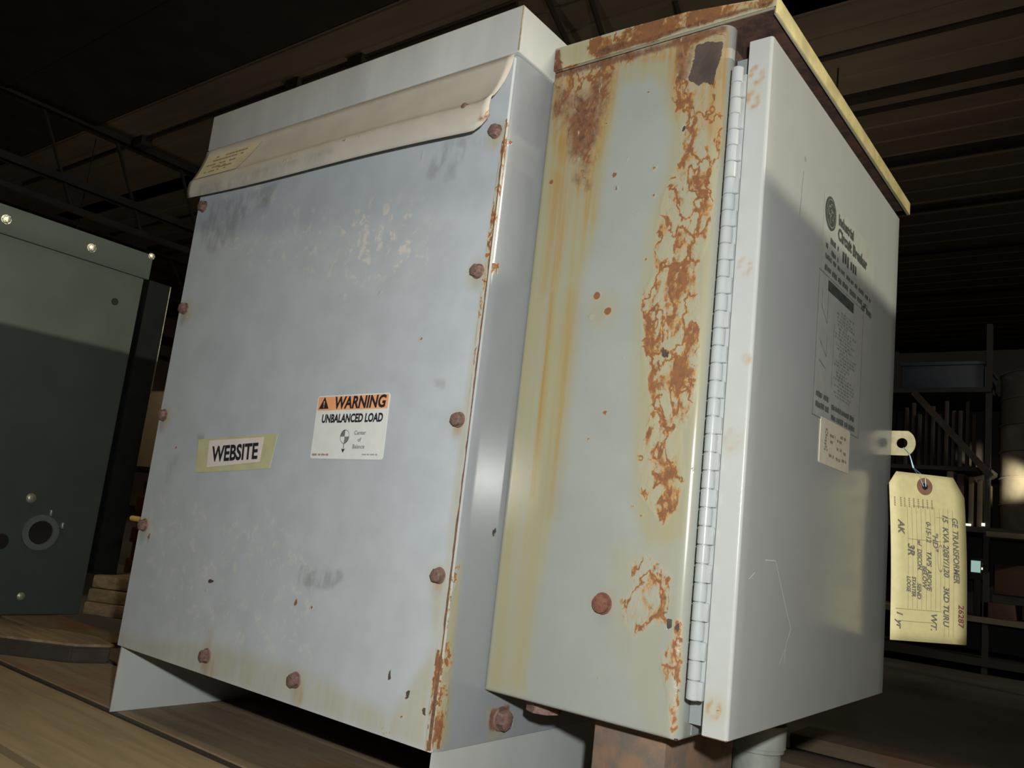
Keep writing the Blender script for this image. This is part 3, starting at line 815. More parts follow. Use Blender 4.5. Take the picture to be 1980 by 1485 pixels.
for a in (-0.31, 0.1, 0.49):
    box('bottom_board', (-0.905, 0.50, a, a + 0.10, FLOOR_Z, FLOOR_Z + 0.0185), M['plank_rear'], pal)

pal2 = empty('pallet', (-1.45, 0.1, FLOOR_Z), 'old pallet under the dull green cabinet', 'pallet')
for k in range(6):
    plank(pal2, -2.1, -0.925 - 0.03 * (k % 2), -0.45 + 0.125 * k, -0.34 + 0.125 * k, PT - 0.0004, 'plank_rear', 20 + k)
for x in (-2.0, -1.6, -1.12):
    box('stringer', (x - 0.045, x + 0.045, -0.45, 0.40, FLOOR_Z, PT - 0.0195), M['plank_rear'], pal2, bevel=.002)

# ================================================================== TRANSFORMER
W, DEP = 0.52, 0.55
HC, HT = 0.6449, 0.6951
tr = empty('transformer', (-W / 2, DEP / 2, PT), 'rust-streaked grey transformer cabinet with bolted front panel and warning sticker', 'transformer')

# sheet-metal shell with a rounded front corner
r = 0.006
sec = [(-W, DEP), (-W, 0.0)] + [(x, 0.0) for x in (-0.3, -0.05)]
sec += [(-.004 + .004 * math.sin(math.radians(a)), .013 - .013 * math.cos(math.radians(a))) for a in lin(0, 90, 12)]
sec += [(0.0, y) for y in lin(0.0145, 0.05, 18)] + [(0.0, y) for y in lin(0.053, 0.16, 36)] + [(0.0, y) for y in lin(0.18, DEP, 10)] + [(-W, DEP)]
zs = lin(0.0, HC - 0.001, 260)
me = grid_mesh('shell', [[(x, y, z) for x, y in sec] for z in zs])
co = [(v.co.y, v.co.z) for v in me.vertices]
add_wear(me, co, SIDE_SHELL_WEAR, np.array([1.0 if v.co.x > -0.008 else 0.0 for v in me.vertices]))
place('shell', me, M['shell_paint'], tr, 40)
box('bottom_tray', (-W + .002, -.002, .004, DEP - .002, 0.0, 0.002), M['skirt_paint'], tr)
# skirt below: two side walls and the back, open at the front
box('side_skirt', (-0.0032, -0.0012, 0.0012, DEP, PT, 0.0), M['skirt_paint'], tr)
box('side_skirt', (-W + 0.0012, -W + 0.0032, 0.0012, DEP, PT, 0.0), M['skirt_paint'], tr)
box('back_skirt', (-W + 0.004, -0.004, DEP - .004, DEP - .002, PT, -0.0002), M['skirt_paint'], tr)

# front panel: dense sheet carrying its wear, folded edges
xs = lin(-W, -0.030, 118) + lin(-0.0285, -0.001, 22)
zs = lin(0.0005, 0.640, 185)
PY = -0.0032
rows = []
rows.append([(x, -0.0002, zs[0] - .0004) for x in [xs[0] - .0004] + xs + [xs[-1] + .0004]])
for z in zs:
    rows.append([(xs[0] - .0004, -0.0002, z)] + [(x, PY, z) for x in xs] + [(xs[-1] + .0004, -0.0002, z)])
me = grid_mesh('front_panel', rows)
for p in me.polygons:
    pass
add_wear(me, [(v.co.x, v.co.z) for v in me.vertices], FRONT_PANEL_WEAR)
front_panel = place('front_panel', me, M['panel_paint'], tr, 25)
for p in me.polygons:
    if p.normal.y > 0.2:
        me.flip_normals(); break

def bolt_mesh(rad, h, hexhead=True, slot=True):
    bm = bmesh.new()
    bmesh.ops.create_cone(bm, cap_ends=True, segments=20, radius1=rad * 1.12, radius2=rad * 1.05, depth=h * 0.22, matrix=Matrix.Translation((0, 0, h * 0.11)))
    n = 6 if hexhead else 18
    bmesh.ops.create_cone(bm, cap_ends=True, segments=n, radius1=rad * 0.98, radius2=rad * 0.93, depth=h * 0.7, matrix=Matrix.Translation((0, 0, h * 0.55)))
    bmesh.ops.create_cone(bm, cap_ends=True, segments=14, radius1=rad * 0.86, radius2=rad * 0.55, depth=h * 0.16, matrix=Matrix.Translation((0, 0, h * 0.97)))
    if slot:
        bx(bm, -rad * .62, rad * .62, -rad * .09, rad * .09, h * 1.02, h * 1.075)
    bmesh.ops.recalc_face_normals(bm, faces=bm.faces)
    me = bpy.data.meshes.new('bolt')
    bm.to_mesh(me); bm.free()
    for p in me.polygons: p.use_smooth = True
    me.set_sharp_from_angle(angle=math.radians(35))
    return me
bolt_me = bolt_mesh(0.0066, 0.0062)
bolt_me.materials.append(M['bolt_rust'])
def put_bolt(parent, loc, axis, me=bolt_me, spin=0.0, s=1.0, name='bolt'):
    o = bpy.data.objects.new(name, me)
    COL.objects.link(o)
    q = Vector(axis).to_track_quat('Z', 'X').to_matrix().to_4x4()
    o.parent = parent
    o.matrix_world = Matrix.Identity(4)
    o.matrix_parent_inverse = Matrix.Translation(-world_loc(parent))
    o.matrix_basis = Matrix.Translation(loc) @ q @ Matrix.Rotation(spin, 4, 'Z') @ Matrix.Scale(s, 4)
    return o
for k, (x, z) in enumerate(((-.0125, .5643), (-.0135, .4241), (-.0145, .2835), (-.0148, .1449), (-.1841, .0239), (-.3354, .0202), (-.5084, .1462), (-.5098, .2839), (-.5073, .4237), (-.5064, .5631))):
    put_bolt(front_panel, (x, PY - .0003, z), (0, -1, 0), spin=k * 0.7, s=1.0 if k < 4 else 1.08)
# rusted bolt low on the side, brass stud at the far side
put_bolt(tr, (0.0003, 0.0887, 0.0185), (1, 0, 0), spin=.3, s=1.5, name='side_bolt')
bm = bmesh.new(); bar(bm, (-W, 0.020, 0.1503), (-0.583, 0.020, 0.1503), 0.0035, 10); done(bm, 'stud', M['brass'], tr)

# weathered strip of bare rust along the panel's right edge
bm = bmesh.new()
rng = random.Random(3)
prev = None
for k in range(90):
    z = 0.002 + (0.575 - 0.002) * k / 89
    w = 0.0003 + 0.0009 * rng.random() ** 2 + (0.0022 if z < 0.06 else 0) + (0.0007 if 0.1 < z < .2 else 0)
    q = [bm.verts.new((-0.0011 - w, PY - 0.0006, z)), bm.verts.new((-0.0003, PY - 0.0004, z))]
    if prev:
        bm.faces.new((prev[0], prev[1], q[1], q[0]))
    prev = q
done(bm, 'rusted_edge', M['edge_rust'], front_panel)

# lid cap
box('cap', (-W - 0.0032, 0.0032, -0.0034, DEP + 0.003, HC, HT), M['cap_paint'], tr, bevel=.0016, seg=3)
bm = bmesh.new(); bx(bm, .0022, .0036, -.0038, -.0024, HC + .001, HT - .001, bevel=.0004); done(bm, 'cap_seam', M['seam_ochre'], tr)
# louvre lip under the cap: sloping sheet ending in a hem
xs = lin(-W - 0.003, -0.0012, 60)
rows = []
prof = []
for t in lin(0, 1, 9): prof.append((0.82 * (0.35 * t + 0.65 * t ** 1.8), t * 0.66))   # (outward, drop) fractions, hollow at the top
for a in lin(12, 70, 5): prof.append((0.82 + 0.18 * math.sin(math.radians(a)), 0.66 + 0.18 * (1 - math.cos(math.radians(a)))))
prof += [(1.0, 0.84), (0.98, 0.94), (0.90, 1.0)]
for q, (fo, fd) in enumerate(prof):
    row = []
    for x in xs:
        s = (x + W) / W                                                      # 0 left .. 1 right
        proj = 0.018 * (1 - s) + 0.0275 * s + 0.004 * math.sin(math.pi * s)
        drop = (0.072 + 0.022 * s - 0.004 * s * s + 0.002 * math.sin(6 * s))
        curl = 1.0
        if s > 0.955:
            curl = 1 - 0.16 * ((s - 0.955) / 0.045) ** 2 * fd
        row.append((x, -0.0036 - proj * fo, 0.6432 - drop * fd * curl))
    rows.append(row)
me = grid_mesh('louvre_lip', rows)
add_wear(me, [(v.co.x, v.co.z) for v in me.vertices], LIP_WEAR)
lip = place('louvre_lip', me, M['lip_paint'], tr, 60)
me.flip_normals()
mod = lip.modifiers.new('thickness', 'SOLIDIFY'); mod.thickness = 0.0012; mod.offset = -1
# old paper sticker on the lip
def lip_pt(x, fd_frac, lift=0.0006):
    s = (x + W) / W
    proj = 0.018 * (1 - s) + 0.0275 * s + 0.004 * math.sin(math.pi * s)
    drop = (0.072 + 0.022 * s - 0.004 * s * s + 0.002 * math.sin(6 * s))
    t = fd_frac / 0.66
    return Vector((x, -0.0036 - proj * 0.82 * (0.35 * t + 0.65 * t ** 1.8) - lift, 0.6432 - drop * fd_frac + lift * .4))
rows = [[lip_pt(a, f) for a in lin(-0.515, -0.395 - 0.045 * (f - 0.12), 8)] for f in lin(0.12, 0.64, 6)]
ps = place('paper_sticker', grid_mesh('paper_sticker', rows), M['paper_old'], lip)
bm = bmesh.new()
for f, a0, a1 in ((0.20, -.49, -.42), (0.27, -.495, -.425), (0.36, -.505, -.43), (0.43, -.488, -.455), (0.46, -.475, -.44), (0.52, -.50, -.45)):
    for j in range(10):
        if rng.random() < 0.3: continue
        u0, u1 = a0 + (a1 - a0) * j / 10, a0 + (a1 - a0) * (j + .85) / 10
        bm.faces.new([bm.verts.new(lip_pt(u0, f, .001)), bm.verts.new(lip_pt(u1, f, .001)), bm.verts.new(lip_pt(u1, f + .025, .001)), bm.verts.new(lip_pt(u0, f + .025, .001))])
done(bm, 'faded_print', M['ink_brown'], ps, smooth=0)['kind'] = 'stuff'
put_bolt(tr, (-.035, -0.0265, .5835), (0, -1, 0.2), s=.55, name='lip_rivet')

# warning sticker ---------------------------------------------------
an = math.radians(1.6)
wu, wv, wn = Vector((math.cos(an), 0, math.sin(an))), Vector((-math.sin(an) * 0.9, 0, math.cos(an))), Vector((0, -1, 0))
wo = Vector((-.2131, PY, .2405))
LW, LH = 0.1075, 0.0660
warn = prism('warning_label', rrect(LW, LH, 0.003), (wo, wu, wv, wn), 0.0001, 0.0005, M['label_white'], front_panel)
fr = lambda a, b: (wo + wu * a + wv * b, wu, wv, wn)
quads_on('orange_band', fr(0, 0), [rect_q(0.0015, LW - .0015, LH * .765, LH - .0012)], M['label_orange'], warn, lift=.0007)
text_mesh('lettering', 'WARNING', fr(0.0275, LH * .868), 0.0172, M['ink'], warn, bold=0.0006, xs=0.90, shear=0.12, lift=.0009)
text_mesh('lettering', 'UNBALANCED LOAD', fr(LW * .52, LH * .625), 0.0118, M['ink'], warn, bold=0.0005, xs=0.80, align='CENTER', lift=.0007, shear=.05)
quads_on('warning_triangle', fr(0.0115, LH * .79), [((-.0078, 0), (.0078, 0), (0, .0128))], M['ink'], warn, lift=.0009)
quads_on('exclamation_mark', fr(0.0115, LH * .79), [((-.0009, .0082), (.0009, .0082), (.0005, .0034), (-.0005, .0034)), rect_q(-.0006, .0006, .0014, .0026)], M['label_orange'], warn, lift=.0011)
# balance symbol: quartered circle on an arrow
cs = []
for k in range(24):
    a0, a1 = 2 * math.pi * k / 24, 2 * math.pi * (k + 1) / 24
    cs.append(((.0068 * math.cos(a0), .0072 * math.sin(a0)), (.0068 * math.cos(a1), .0072 * math.sin(a1)), (.0062 * math.cos(a1), .0066 * math.sin(a1)), (.0062 * math.cos(a0), .0066 * math.sin(a0))))
for q in (1, 3):
    for k in range(6):
        a0, a1 = math.pi / 2 * q + math.pi / 12 * k, math.pi / 2 * q + math.pi / 12 * (k + 1)
        cs.append(((0, 0), (.0066 * math.cos(a0), .0070 * math.sin(a0)), (.0066 * math.cos(a1), .0070 * math.sin(a1))))
quads_on('balance_symbol', fr(LW * .46, LH * .345), cs, M['ink_grey'], warn, lift=.0007)
quads_on('balance_arrow', fr(LW * .46, LH * .345), [rect_q(-.0004, .0004, -.0140, -.0066), ((-.003, -.0120), (0, -.0166), (.003, -.0120), (0, -.0132))], M['ink'], warn, lift=.0007)
for k, tx in enumerate(('Center', 'of', 'Balance')):
    text_mesh('lettering', tx, fr(LW * .665, LH * (.40 - .105 * k)), 0.0058, M['ink_grey'], warn, bold=0.0001, align='CENTER', lift=.0007)
quads_on('fine_print', fr(0, 0), scribble_words(.003, .028, .0042, .0024, random.Random(5), .95), M['ink_red'], warn, lift=.0007)
quads_on('fine_print', fr(0, 0), scribble_words(.078, .100, .0048, .0016, random.Random(6), .95), M['ink_grey'], warn, lift=.0007)

# WEBSITE slip under masking tape ------------------------------------
def quad_plate(name, pts, y0, y1, mat, parent):
    return prism(name, pts, ((0, 0, 0), (1, 0, 0), (0, 0, 1), (0, -1, 0)), -y0, -y1, mat, parent)
tape = quad_plate('tape_label', [(-.4231, .2551), (-.4187, .2161), (-.385, .2183), (-.33, .2225), (-.2782, .2276), (-.2735, .2657), (-.34, .2612)], PY - .0001, PY - .0004, M['masking_tape'], front_panel)
slip = quad_plate('paper_slip', [(-.4002, .2544), (-.3960, .2228), (-.2975, .2335), (-.2969, .2610)], PY - .0005, PY - .0007, M['paper_pink'], tape)
an = math.radians(4.6)
text_mesh('lettering', 'WEBSITE', ((-.3460, PY, .2411), (math.cos(an), 0, math.sin(an)), (-math.sin(an) * 1.4, 0, math.cos(an)), (0, -1, 0)), 0.0245, M['ink'], slip, bold=0.0008, xs=0.90, align='CENTER', lift=.0010)

# ================================================================== BREAKER ENCLOSURE
Y0, Y1 = 0.0586, 0.503
ZB, ZT, XB = 0.0471, 0.6545, 0.1928
DX0, DX1, DZ0, DZ1 = 0.2113, 0.2321, 0.0561, 0.6295
bk = empty('breaker_enclosure', (0.1, 0.28, ZB), 'grey breaker enclosure with blistered rust, long hinge and labelled door', 'enclosure')
r = 0.0105
sec = [(0.0005, Y1), (0.0005, Y0 + .003), (0.0012, Y0 + .001), (0.003, Y0)] + [(x, Y0) for x in lin(0.005, XB - r - .001, 80)]
sec += [(XB - r + r * math.sin(math.radians(a)), Y0 + r - r * math.cos(math.radians(a))) for a in lin(0, 90, 11)]
sec += [(XB, y) for y in lin(Y0 + r + .002, Y0 + .03, 5)] + [(XB, Y1), (0.0005, Y1)]
zs = [ZB, ZB + .0006, ZB + .0016] + lin(ZB + .003, ZT, 250)
rows = []
for i, z in enumerate(zs):
    ins = (.0016, .0006, .0001)[i] if i < 3 else 0.0
    rows.append([(min(max(x, ins), XB - ins), max(y, Y0 + ins), z) for x, y in sec])
me = grid_mesh('body', rows)
add_wear(me, [(v.co.x + max(0, v.co.y - Y0), v.co.z) for v in me.vertices], BREAKER_SIDE_WEAR, np.array([1.0 if v.co.y < Y0 + 0.016 else 0.0 for v in me.vertices]))
place('body', me, M['breaker_paint'], bk, 40)
box('bottom_plate', (0.002, XB - .002, Y0 + .002, Y1 - .001, ZB - .0004, ZB + .001), M['hood_under'], bk)
box('front_flange', (XB - .001, XB + .0006, Y0 + .0220, Y1 - .004, ZB + .002, ZT - .001), M['flange_paint'], bk)
box('rusted_flange', (XB + .0002, XB + .0012, Y0 + .0125, Y1 - .004, .585, ZT - .001), M['hood_under'], bk)
box('inner_box', (XB + .0006, DX0 + .004, Y0 + .016, Y1 - .012, ZB + .012, ZT - .03), M['flange_paint'], bk)

# sloping rain hood
prof = [(0.0, .6800), (0.075, .6785), (0.15, .6755), (0.2045, .6680), (0.2346, .6632), (0.2346, .6475), (0.2330, .6475), (0.2330, .6548), (0.0, .6548)]
bm = bmesh.new()
HY0, HY1 = Y0 - .0034, 0.5352
ysec = lin(HY0, HY1, 40)
rows = []
pp = []
for (a, b) in zip(prof, prof[1:] + prof[:1]):
    n = max(2, int(math.dist(a, b) / .004))
    pp += [(a[0] + (b[0] - a[0]) * k / n, a[1] + (b[1] - a[1]) * k / n) for k in range(n)]
pp.append(pp[0])
me = grid_mesh('hood_sheet', [[(x, y, z) for x, z in pp] for y in ysec])
bm.from_mesh(me)
bpy.data.meshes.remove(me)
# the left end plate of the hood, as a dense sheet
def top_at(x):
    for a, b in zip(prof[:5], prof[1:5]):
        if a[0] <= x <= b[0]:
            return a[1] + (b[1] - a[1]) * (x - a[0]) / (b[0] - a[0])
    return prof[4][1]
gx = lin(0, 0.2346, 90)
rows = []
for f in lin(0, 1, 9):
    rows.append([(x, HY0 - .0004, .6548 + (top_at(x) - .6548) * f) for x in gx])
me = grid_mesh('end', rows); bm.from_mesh(me); bpy.data.meshes.remove(me)
rows = [[(x, HY1, z) for (x, y, z) in rr] for rr in rows]
me = grid_mesh('end', rows); bm.from_mesh(me); bpy.data.meshes.remove(me)
bmesh.ops.remove_doubles(bm, verts=bm.verts, dist=.00005)
bmesh.ops.recalc_face_normals(bm, faces=bm.faces)
me = bpy.data.meshes.new('hood'); bm.to_mesh(me); bm.free()
add_wear(me, [(v.co.x, v.co.z) for v in me.vertices], HOOD_WEAR, np.array([1.0 if v.co.y < HY0 + .004 else 0.0 for v in me.vertices]))
hood = place('hood', me, M['hood_paint'], bk, 30)
# dished rim along the front of the hood
rim_pts = []
bm = bmesh.new()
bx(bm, 0.2340, 0.2362, HY0 - .001, HY1 + .001, .6475, .6640, bevel=.0009)
done(bm, 'rim', M['rim_paint'], hood)
box('hood_underside', (0.001, 0.2328, Y0, HY1 - .002, .6538, .6547), M['hood_under'], hood)
box('hood_back_lip', (-.0008, .001, HY0 - .0012, HY0 + .05, .6535, .680), M['edge_rust'], hood)

# door pan with soft edges; its narrow hinge side is a dense sheet
rr = 0.0028
sec = [(DX0, Y1), (DX0, Y0 + .0005)] + [(x, Y0) for x in lin(DX0 + .0005, DX1 - rr, 14)]
sec += [(DX1 - rr + rr * math.sin(math.radians(a)), Y0 + rr - rr * math.cos(math.radians(a))) for a in lin(0, 90, 6)][1:]
sec += [(DX1, y) for y in lin(Y0 + .02, Y1 - rr, 20)]
sec += [(DX1 - rr + rr * math.cos(math.radians(a)), Y1 - rr + rr * math.sin(math.radians(a))) for a in lin(0, 90, 5)][1:] + [(DX0, Y1)]
zs = lin(DZ0, DZ1, 230)
bm = bmesh.new()
me = grid_mesh('d', [[(x, y, z) for x, y in sec] for z in zs]); bm.from_mesh(me); bpy.data.meshes.remove(me)
bm.verts.ensure_lookup_table()
ns = len(sec)
try:
    bm.faces.new([bm.verts[k] for k in range(ns - 1)])
    bm.faces.new([bm.verts[(len(zs) - 1) * ns + k] for k in range(ns - 1)])
except ValueError:
    pass
bmesh.ops.recalc_face_normals(bm, faces=bm.faces)
me = bpy.data.meshes.new('door'); bm.to_mesh(me); bm.free()
add_wear(me, [(v.co.x, v.co.z) for v in me.vertices], DOOR_EDGE_WEAR, np.array([1.0 if v.co.y < Y0 + .004 else 0.0 for v in me.vertices]))
door = place('door', me, M['door_paint_lit'], bk, 35)
# bare rust along the bottom corner of the door
box('bottom_edge', (DX0 + .0008, DX1 - .0008, Y0 + .0004, Y1 - .003, DZ0 - .0007, DZ0 + .0004), M['edge_rust'], door)

# piano hinge: pin barrel of separate knuckles and a leaf on the door side
HX, HR = 0.2043, 0.0052
hz0, hz1 = 0.0803, 0.6040
hinge = box('hinge', (HX + .001, HX + .0075, Y0 - .0020, Y0 - .0006, hz0 + .001, hz1 - .006), M['hinge_paint'], bk, bevel=.0004)
nk = 36
kl = (hz1 - hz0) / nk
kmes = []
for tab in (True, False):
    bm = bmesh.new()
    bmesh.ops.create_cone(bm, cap_ends=True, segments=18, radius1=HR, radius2=HR, depth=kl * 0.955)
    bmesh.ops.bevel(bm, geom=[e for e in bm.edges if abs(e.verts[0].co.z - e.verts[1].co.z) < 1e-6], offset=.0004, segments=1, affect='EDGES')
    if tab:
        bx(bm, 0.0, HR + .0030, -.0022, .0022, -kl * .47, kl * .47, bevel=.0007)
    bmesh.ops.recalc_face_normals(bm, faces=bm.faces)
    kme = bpy.data.meshes.new('knuckle'); bm.to_mesh(kme); bm.free()
    for p in kme.polygons: p.use_smooth = True
    kme.set_sharp_from_angle(angle=math.radians(35))
    kme.materials.append(M['hinge_paint'])
    kmes.append(kme)
for k in range(nk):
    o = bpy.data.objects.new('knuckle', kmes[k % 2])
    COL.objects.link(o)
    o.parent = hinge
    o.location = (HX, Y0 - .0042, hz0 + kl * (k + .5))
bm = bmesh.new(); bar(bm, (HX, Y0 - .0042, hz0), (HX, Y0 - .0042, hz1), HR * .82, 12); done(bm, 'hinge_pin', M['flange_paint'], hinge)

dome = bolt_mesh(0.0082, 0.0050, hexhead=False, slot=False); dome.materials.append(M['bolt_red_rust'])
put_bolt(bk, (.1156, Y0 - .0002, .1393), (0, -1, 0), me=dome)
# padlock tab: round-ended lug with a hole, facing the hinge side
def lug(a):
    c, s = math.cos(a), math.sin(a)
    x = max(-.0135, min(.0150 * c, .0150) if c > 0 else .030 * c)
    return (x, max(-.0148, min(.0148, .0165 * s)))
lugf = ((0.2432, 0.5050, 0.3452), (1, 0, 0), (0, 0, 1), (0, -1, 0))
lg = ring_prism('padlock_tab', lugf, .0062, .0150, -.0010, .0014, M['tab_paint'], bk, 40, lug)
# hardware under the box
bm = bmesh.new()
bar(bm, (.045, .092, ZB - .0004), (.045, .092, .0345), .016, 8)
done(bm, 'drain_nut', M['bolt_rust'], bk)
bm = bmesh.new()
hc = Vector((.163, .305, 0))
for z0, z1, ra in ((ZB - .0004, .030, .020), (.030, .008, .0275), (.008, .004, .0262), (.004, -.0770, .0232)):
    bar(bm, hc + Vector((0, 0, z0)), hc + Vector((0, 0, z1)), ra, 28)
done(bm, 'conduit_hub', M['hub_grey'], bk)

# door markings: all on the outer face, reading away from the hinge
def dfr(y, z):
    return ((DX1, y, z), (0, 1, 0), (0, 0, 1), (1, 0, 0))
rng = random.Random(11)
# upper nameplate decal
plate = quads_on('nameplate_decal', dfr(.212, .425), [rect_q(0, .182, 0, .125)], M['decal_film'], door, lift=.0002)
bm = bmesh.new()
c0 = Vector((DX1 + .0006, .2325, .5345))
vs = [bm.verts.new(c0 + Vector((0, .0175 * math.cos(a), .0172 * math.sin(a)))) for a in [2 * math.pi * k / 28 for k in range(28)]]
bm.faces.new(vs)
done(bm, 'round_emblem', M['print_dark'], plate, smooth=0)
em = []
for k in range(28):
    a0, a1 = 2 * math.pi * k / 28, 2 * math.pi * (k + .9) / 28
    em.append(((.0148 * math.cos(a0), .0146 * math.sin(a0)), (.0148 * math.cos(a1), .0146 * math.sin(a1)), (.0138 * math.cos(a1), .0136 * math.sin(a1)), (.0138 * math.cos(a0), .0136 * math.sin(a0))))
for cx_, cz_, rr_ in ((-.0045, .002, .005), (.0050, -.001, .005), (0, -.006, .004), (.001, .007, .0035)):
    for k in range(12):
        a0, a1 = 5.0 * k / 12, 5.0 * (k + 1) / 12
        em.append(((cx_ + rr_ * math.cos(a0), cz_ + rr_ * math.sin(a0)), (cx_ + rr_ * math.cos(a1), cz_ + rr_ * math.sin(a1)), (cx_ + rr_ * .72 * math.cos(a1), cz_ + rr_ * .72 * math.sin(a1)), (cx_ + rr_ * .72 * math.cos(a0), cz_ + rr_ * .72 * math.sin(a0))))
quads_on('emblem_scrolls', ((DX1, .2325, .5345), (0, 1, 0), (0, 0, 1), (1, 0, 0)), em, M['print_faint'], plate, lift=.0009)
text_mesh('lettering', 'Industrial', dfr(.258, .5380), .0150, M['print_dark'], plate, bold=.0006, xs=.95, lift=.0006)
text_mesh('lettering', 'Circuit Breaker', dfr(.258, .5230), .0165, M['print_dark'], plate, bold=.0008, xs=1.02, lift=.0006)
for y0_, y1_, z_, h_ in ((.236, .262, .5075, .007), (.276, .330, .5045, .013), (.222, .234, .4990, .006), (.240, .262, .4960, .006), (.222, .285, .4880, .0055), (.292, .385, .4880, .0055), (.222, .300, .4765, .0065), (.305, .372, .4765, .0065), (.350, .392, .4720, .0070)):
    quads_on('fine_print', dfr(0, 0), scribble_words(y0_, y1_, z_, h_, rng, .9), M['print_dark'], plate, lift=.0006)
# wiring-diagram decal
wd = quads_on('wiring_decal', dfr(.207, .3280), [rect_q(0, .152, 0, .142)], M['decal_film'], door, lift=.0003)
q = []
for a, b, c, d in ((0, .152, 0, .0010), (0, .152, .141, .142), (0, .0012, 0, .142), (.1508, .152, 0, .142), (.052, .0532, .036, .10)):
    q.append(rect_q(a, b, c, d))
quads_on('diagram_border', dfr(.207, .3280), q, M['print_faint'], wd, lift=.0006)
q = []
q.append(rect_q(.028, .115, .128, .139))
for z_ in (.018, .008):
    q += scribble_words(.008, .048, z_ + .004, .0062, rng, 1.0)
    q += scribble_words(.056, .136, z_ - .001, .0062, rng, 1.0)
quads_on('print_blocks', dfr(.207, .3280), q, M['print_dark'], wd, lift=.0006)
q = []
for k in range(26):
    z_ = .030 + .0035 * k
    q += scribble_words(.056 + rng.uniform(0, .02), .095 + rng.uniform(0, .035), z_, .0026, rng, .8)
for (a, b), (c, d) in (((.012, .125), (.012, .108)), ((.012, .108), (.03, .095)), ((.03, .095), (.03, .125)), ((.010, .075), (.032, .062)), ((.032, .062), (.032, .085)), ((.012, .055), (.032, .050))):
    n = Vector((d - b, -(c - a))).normalized() * .0006
    q.append(((a - n.x, b - n.y), (c - n.x, d - n.y), (c + n.x, d + n.y), (a + n.x, b + n.y)))
quads_on('diagram_print', dfr(.207, .3280), q, M['print_faint'], wd, lift=.0006)
# handwritten note below
note = prism('handwritten_note', rrect(.0955, .0440, .0030), ((DX1, .2325, .2865), (0, 1, 0), (0, 0, 1), (1, 0, 0)), .0002, .0008, M['note_paper'], door)
q = []
for k in range(8): q += scribble_words(.012 + rng.uniform(0, .004), .024, .034 - .0028 * k, .0026, rng, .6)
for a0, a1, z_ in ((.028, .046, .030), (.03, .04, .024), (.052, .07, .028), (.062, .082, .033), (.052, .068, .020), (.074, .084, .018), (.028, .044, .0105), (.05, .066, .0095), (.07, .085, .0105)):
    q += scribble_words(a0, a1, z_, .0036, rng, .8)
quads_on('pen_marks', ((DX1, .2325, .2865), (0, 1, 0), (0, 0, 1), (1, 0, 0)), q, M['ink_pencil'], note, lift=.0012)
# hairline scratches
def scratch(pts, w):
    q = []
    for (a, b), (c, d) in zip(pts, pts[1:]):
        n = Vector((d - b, -(c - a))).normalized() * w
        q.append(((a - n.x, b - n.y), (c - n.x, d - n.y), (c + n.x, d + n.y), (a + n.x, b + n.y)))
    return q
for pts, w_, m_ in (([(.112, .1905), (.136, .1905), (.160, .1600), (.182, .1340), (.172, .1220), (.170, .1060)], .00028, 'label_white'),
                    ([(.080, .1745), (.092, .1800)], .0003, 'label_white'), ([(.158, .105), (.17, .118)], .0002, 'label_white'),
                    ([(.152, .560), (.154, .556)], .0016, 'print_faint'), ([(.150, .545), (.148, .520), (.146, .500)], .0004, 'print_faint')):
    quads_on('scratch', dfr(0, 0), scratch(pts, w_), M[m_], door, lift=.0002)

# ================================================================== HANG TAG
tg = empty('hang_tag', (0.262, 0.52, 0.30), 'manila hang tag with handwritten lines, wired to the padlock tab', 'tag')
u0 = Vector((.063, .0732, 0)).normalized()
th = math.radians(3.4)
tv = Vector((0, 0, 1)) * math.cos(th) - u0 * math.sin(th)
tu = u0 * math.cos(th) + Vector((0, 0, 1)) * math.sin(th) * 0.35
tu.normalize()
tn = tu.cross(tv).normalized()
TW, TH = 0.0975, 0.187
TB = Vector((.2495, .4570, .1190))
if tn.dot(CAM - TB) < 0: tn = -tn
ol = [(0, 0), (TW, 0), (TW, TH - .022), (TW - .0135, TH), (.010, TH), (0, TH - .014)]
def bend(p):
    d = p - TB
    h = d.dot(tv) / TH
    return p + tn * (0.0045 * math.sin(h * 2.6) - 0.002)
bm = bmesh.new()
nr, nc = 14, 8
def row_lim(b):
    a0, a1 = 0.0, TW
    if b > TH - .014: a0 = .010 * (b - (TH - .014)) / .014
    if b > TH - .022: a1 = TW - .0135 * (b - (TH - .022)) / .022
    return a0, a1
rows = []
for b in lin(0, TH - .022, nr) + [TH - .014, TH - .007, TH]:
    a0, a1 = row_lim(b)
    rows.append([bend(TB + tu * a + tv * b) for a in lin(a0, a1, nc)])
card = place('card', grid_mesh('card', rows), M['manila'], tg, 60)
mm = card.modifiers.new('thickness', 'SOLIDIFY'); mm.thickness = .0006; mm.offset = 0
def tfr(a, b):                     # text runs down the card, tops toward the right edge
    h = b / TH
    o = bend(TB + tu * a + tv * b)
    k = bend(TB + tu * a + tv * (b - .004))
    rd = (k - o).normalized()
    return (o, rd, tu, tn)
def tline(body, a, b, size, mat='ink_pencil', xs=1.0, bold=.0003, shear=.25):
    """write piecewise so that the line follows the bent card"""
    pos = b
    for word in body.split(' '):
        text_mesh('handwriting', word, tfr(TW * a, TH * pos), size, M[mat], card, bold=bold, xs=xs, shear=shear, lift=.0008)
        pos -= (len(word) * size * .58 * xs + size * .38) / TH
tline('GE TRANSFORMER', .845, .755, .0105, xs=.82)
tline('15 KVA 208Y/120 3KD TURU', .715, .770, .0100, xs=.92)
tline('"HD"', .575, .655, .0095)
tline('0-15-12 TAPS ABOVE', .490, .715, .0082, xs=.90)
tline('BELOW', .428, .450, .0072)
tline('w/ DISCON.', .365, .600, .0080, xs=.75)
tline('SEND', .358, .345, .0070)
tline('3R', .255, .575, .0118, bold=.0005)
tline('STARTER', .290, .380, .0068, xs=.8)
tline('LOOSE', .222, .380, .0068, xs=.8)
tline('AK', .130, .710, .0110, bold=.0004)
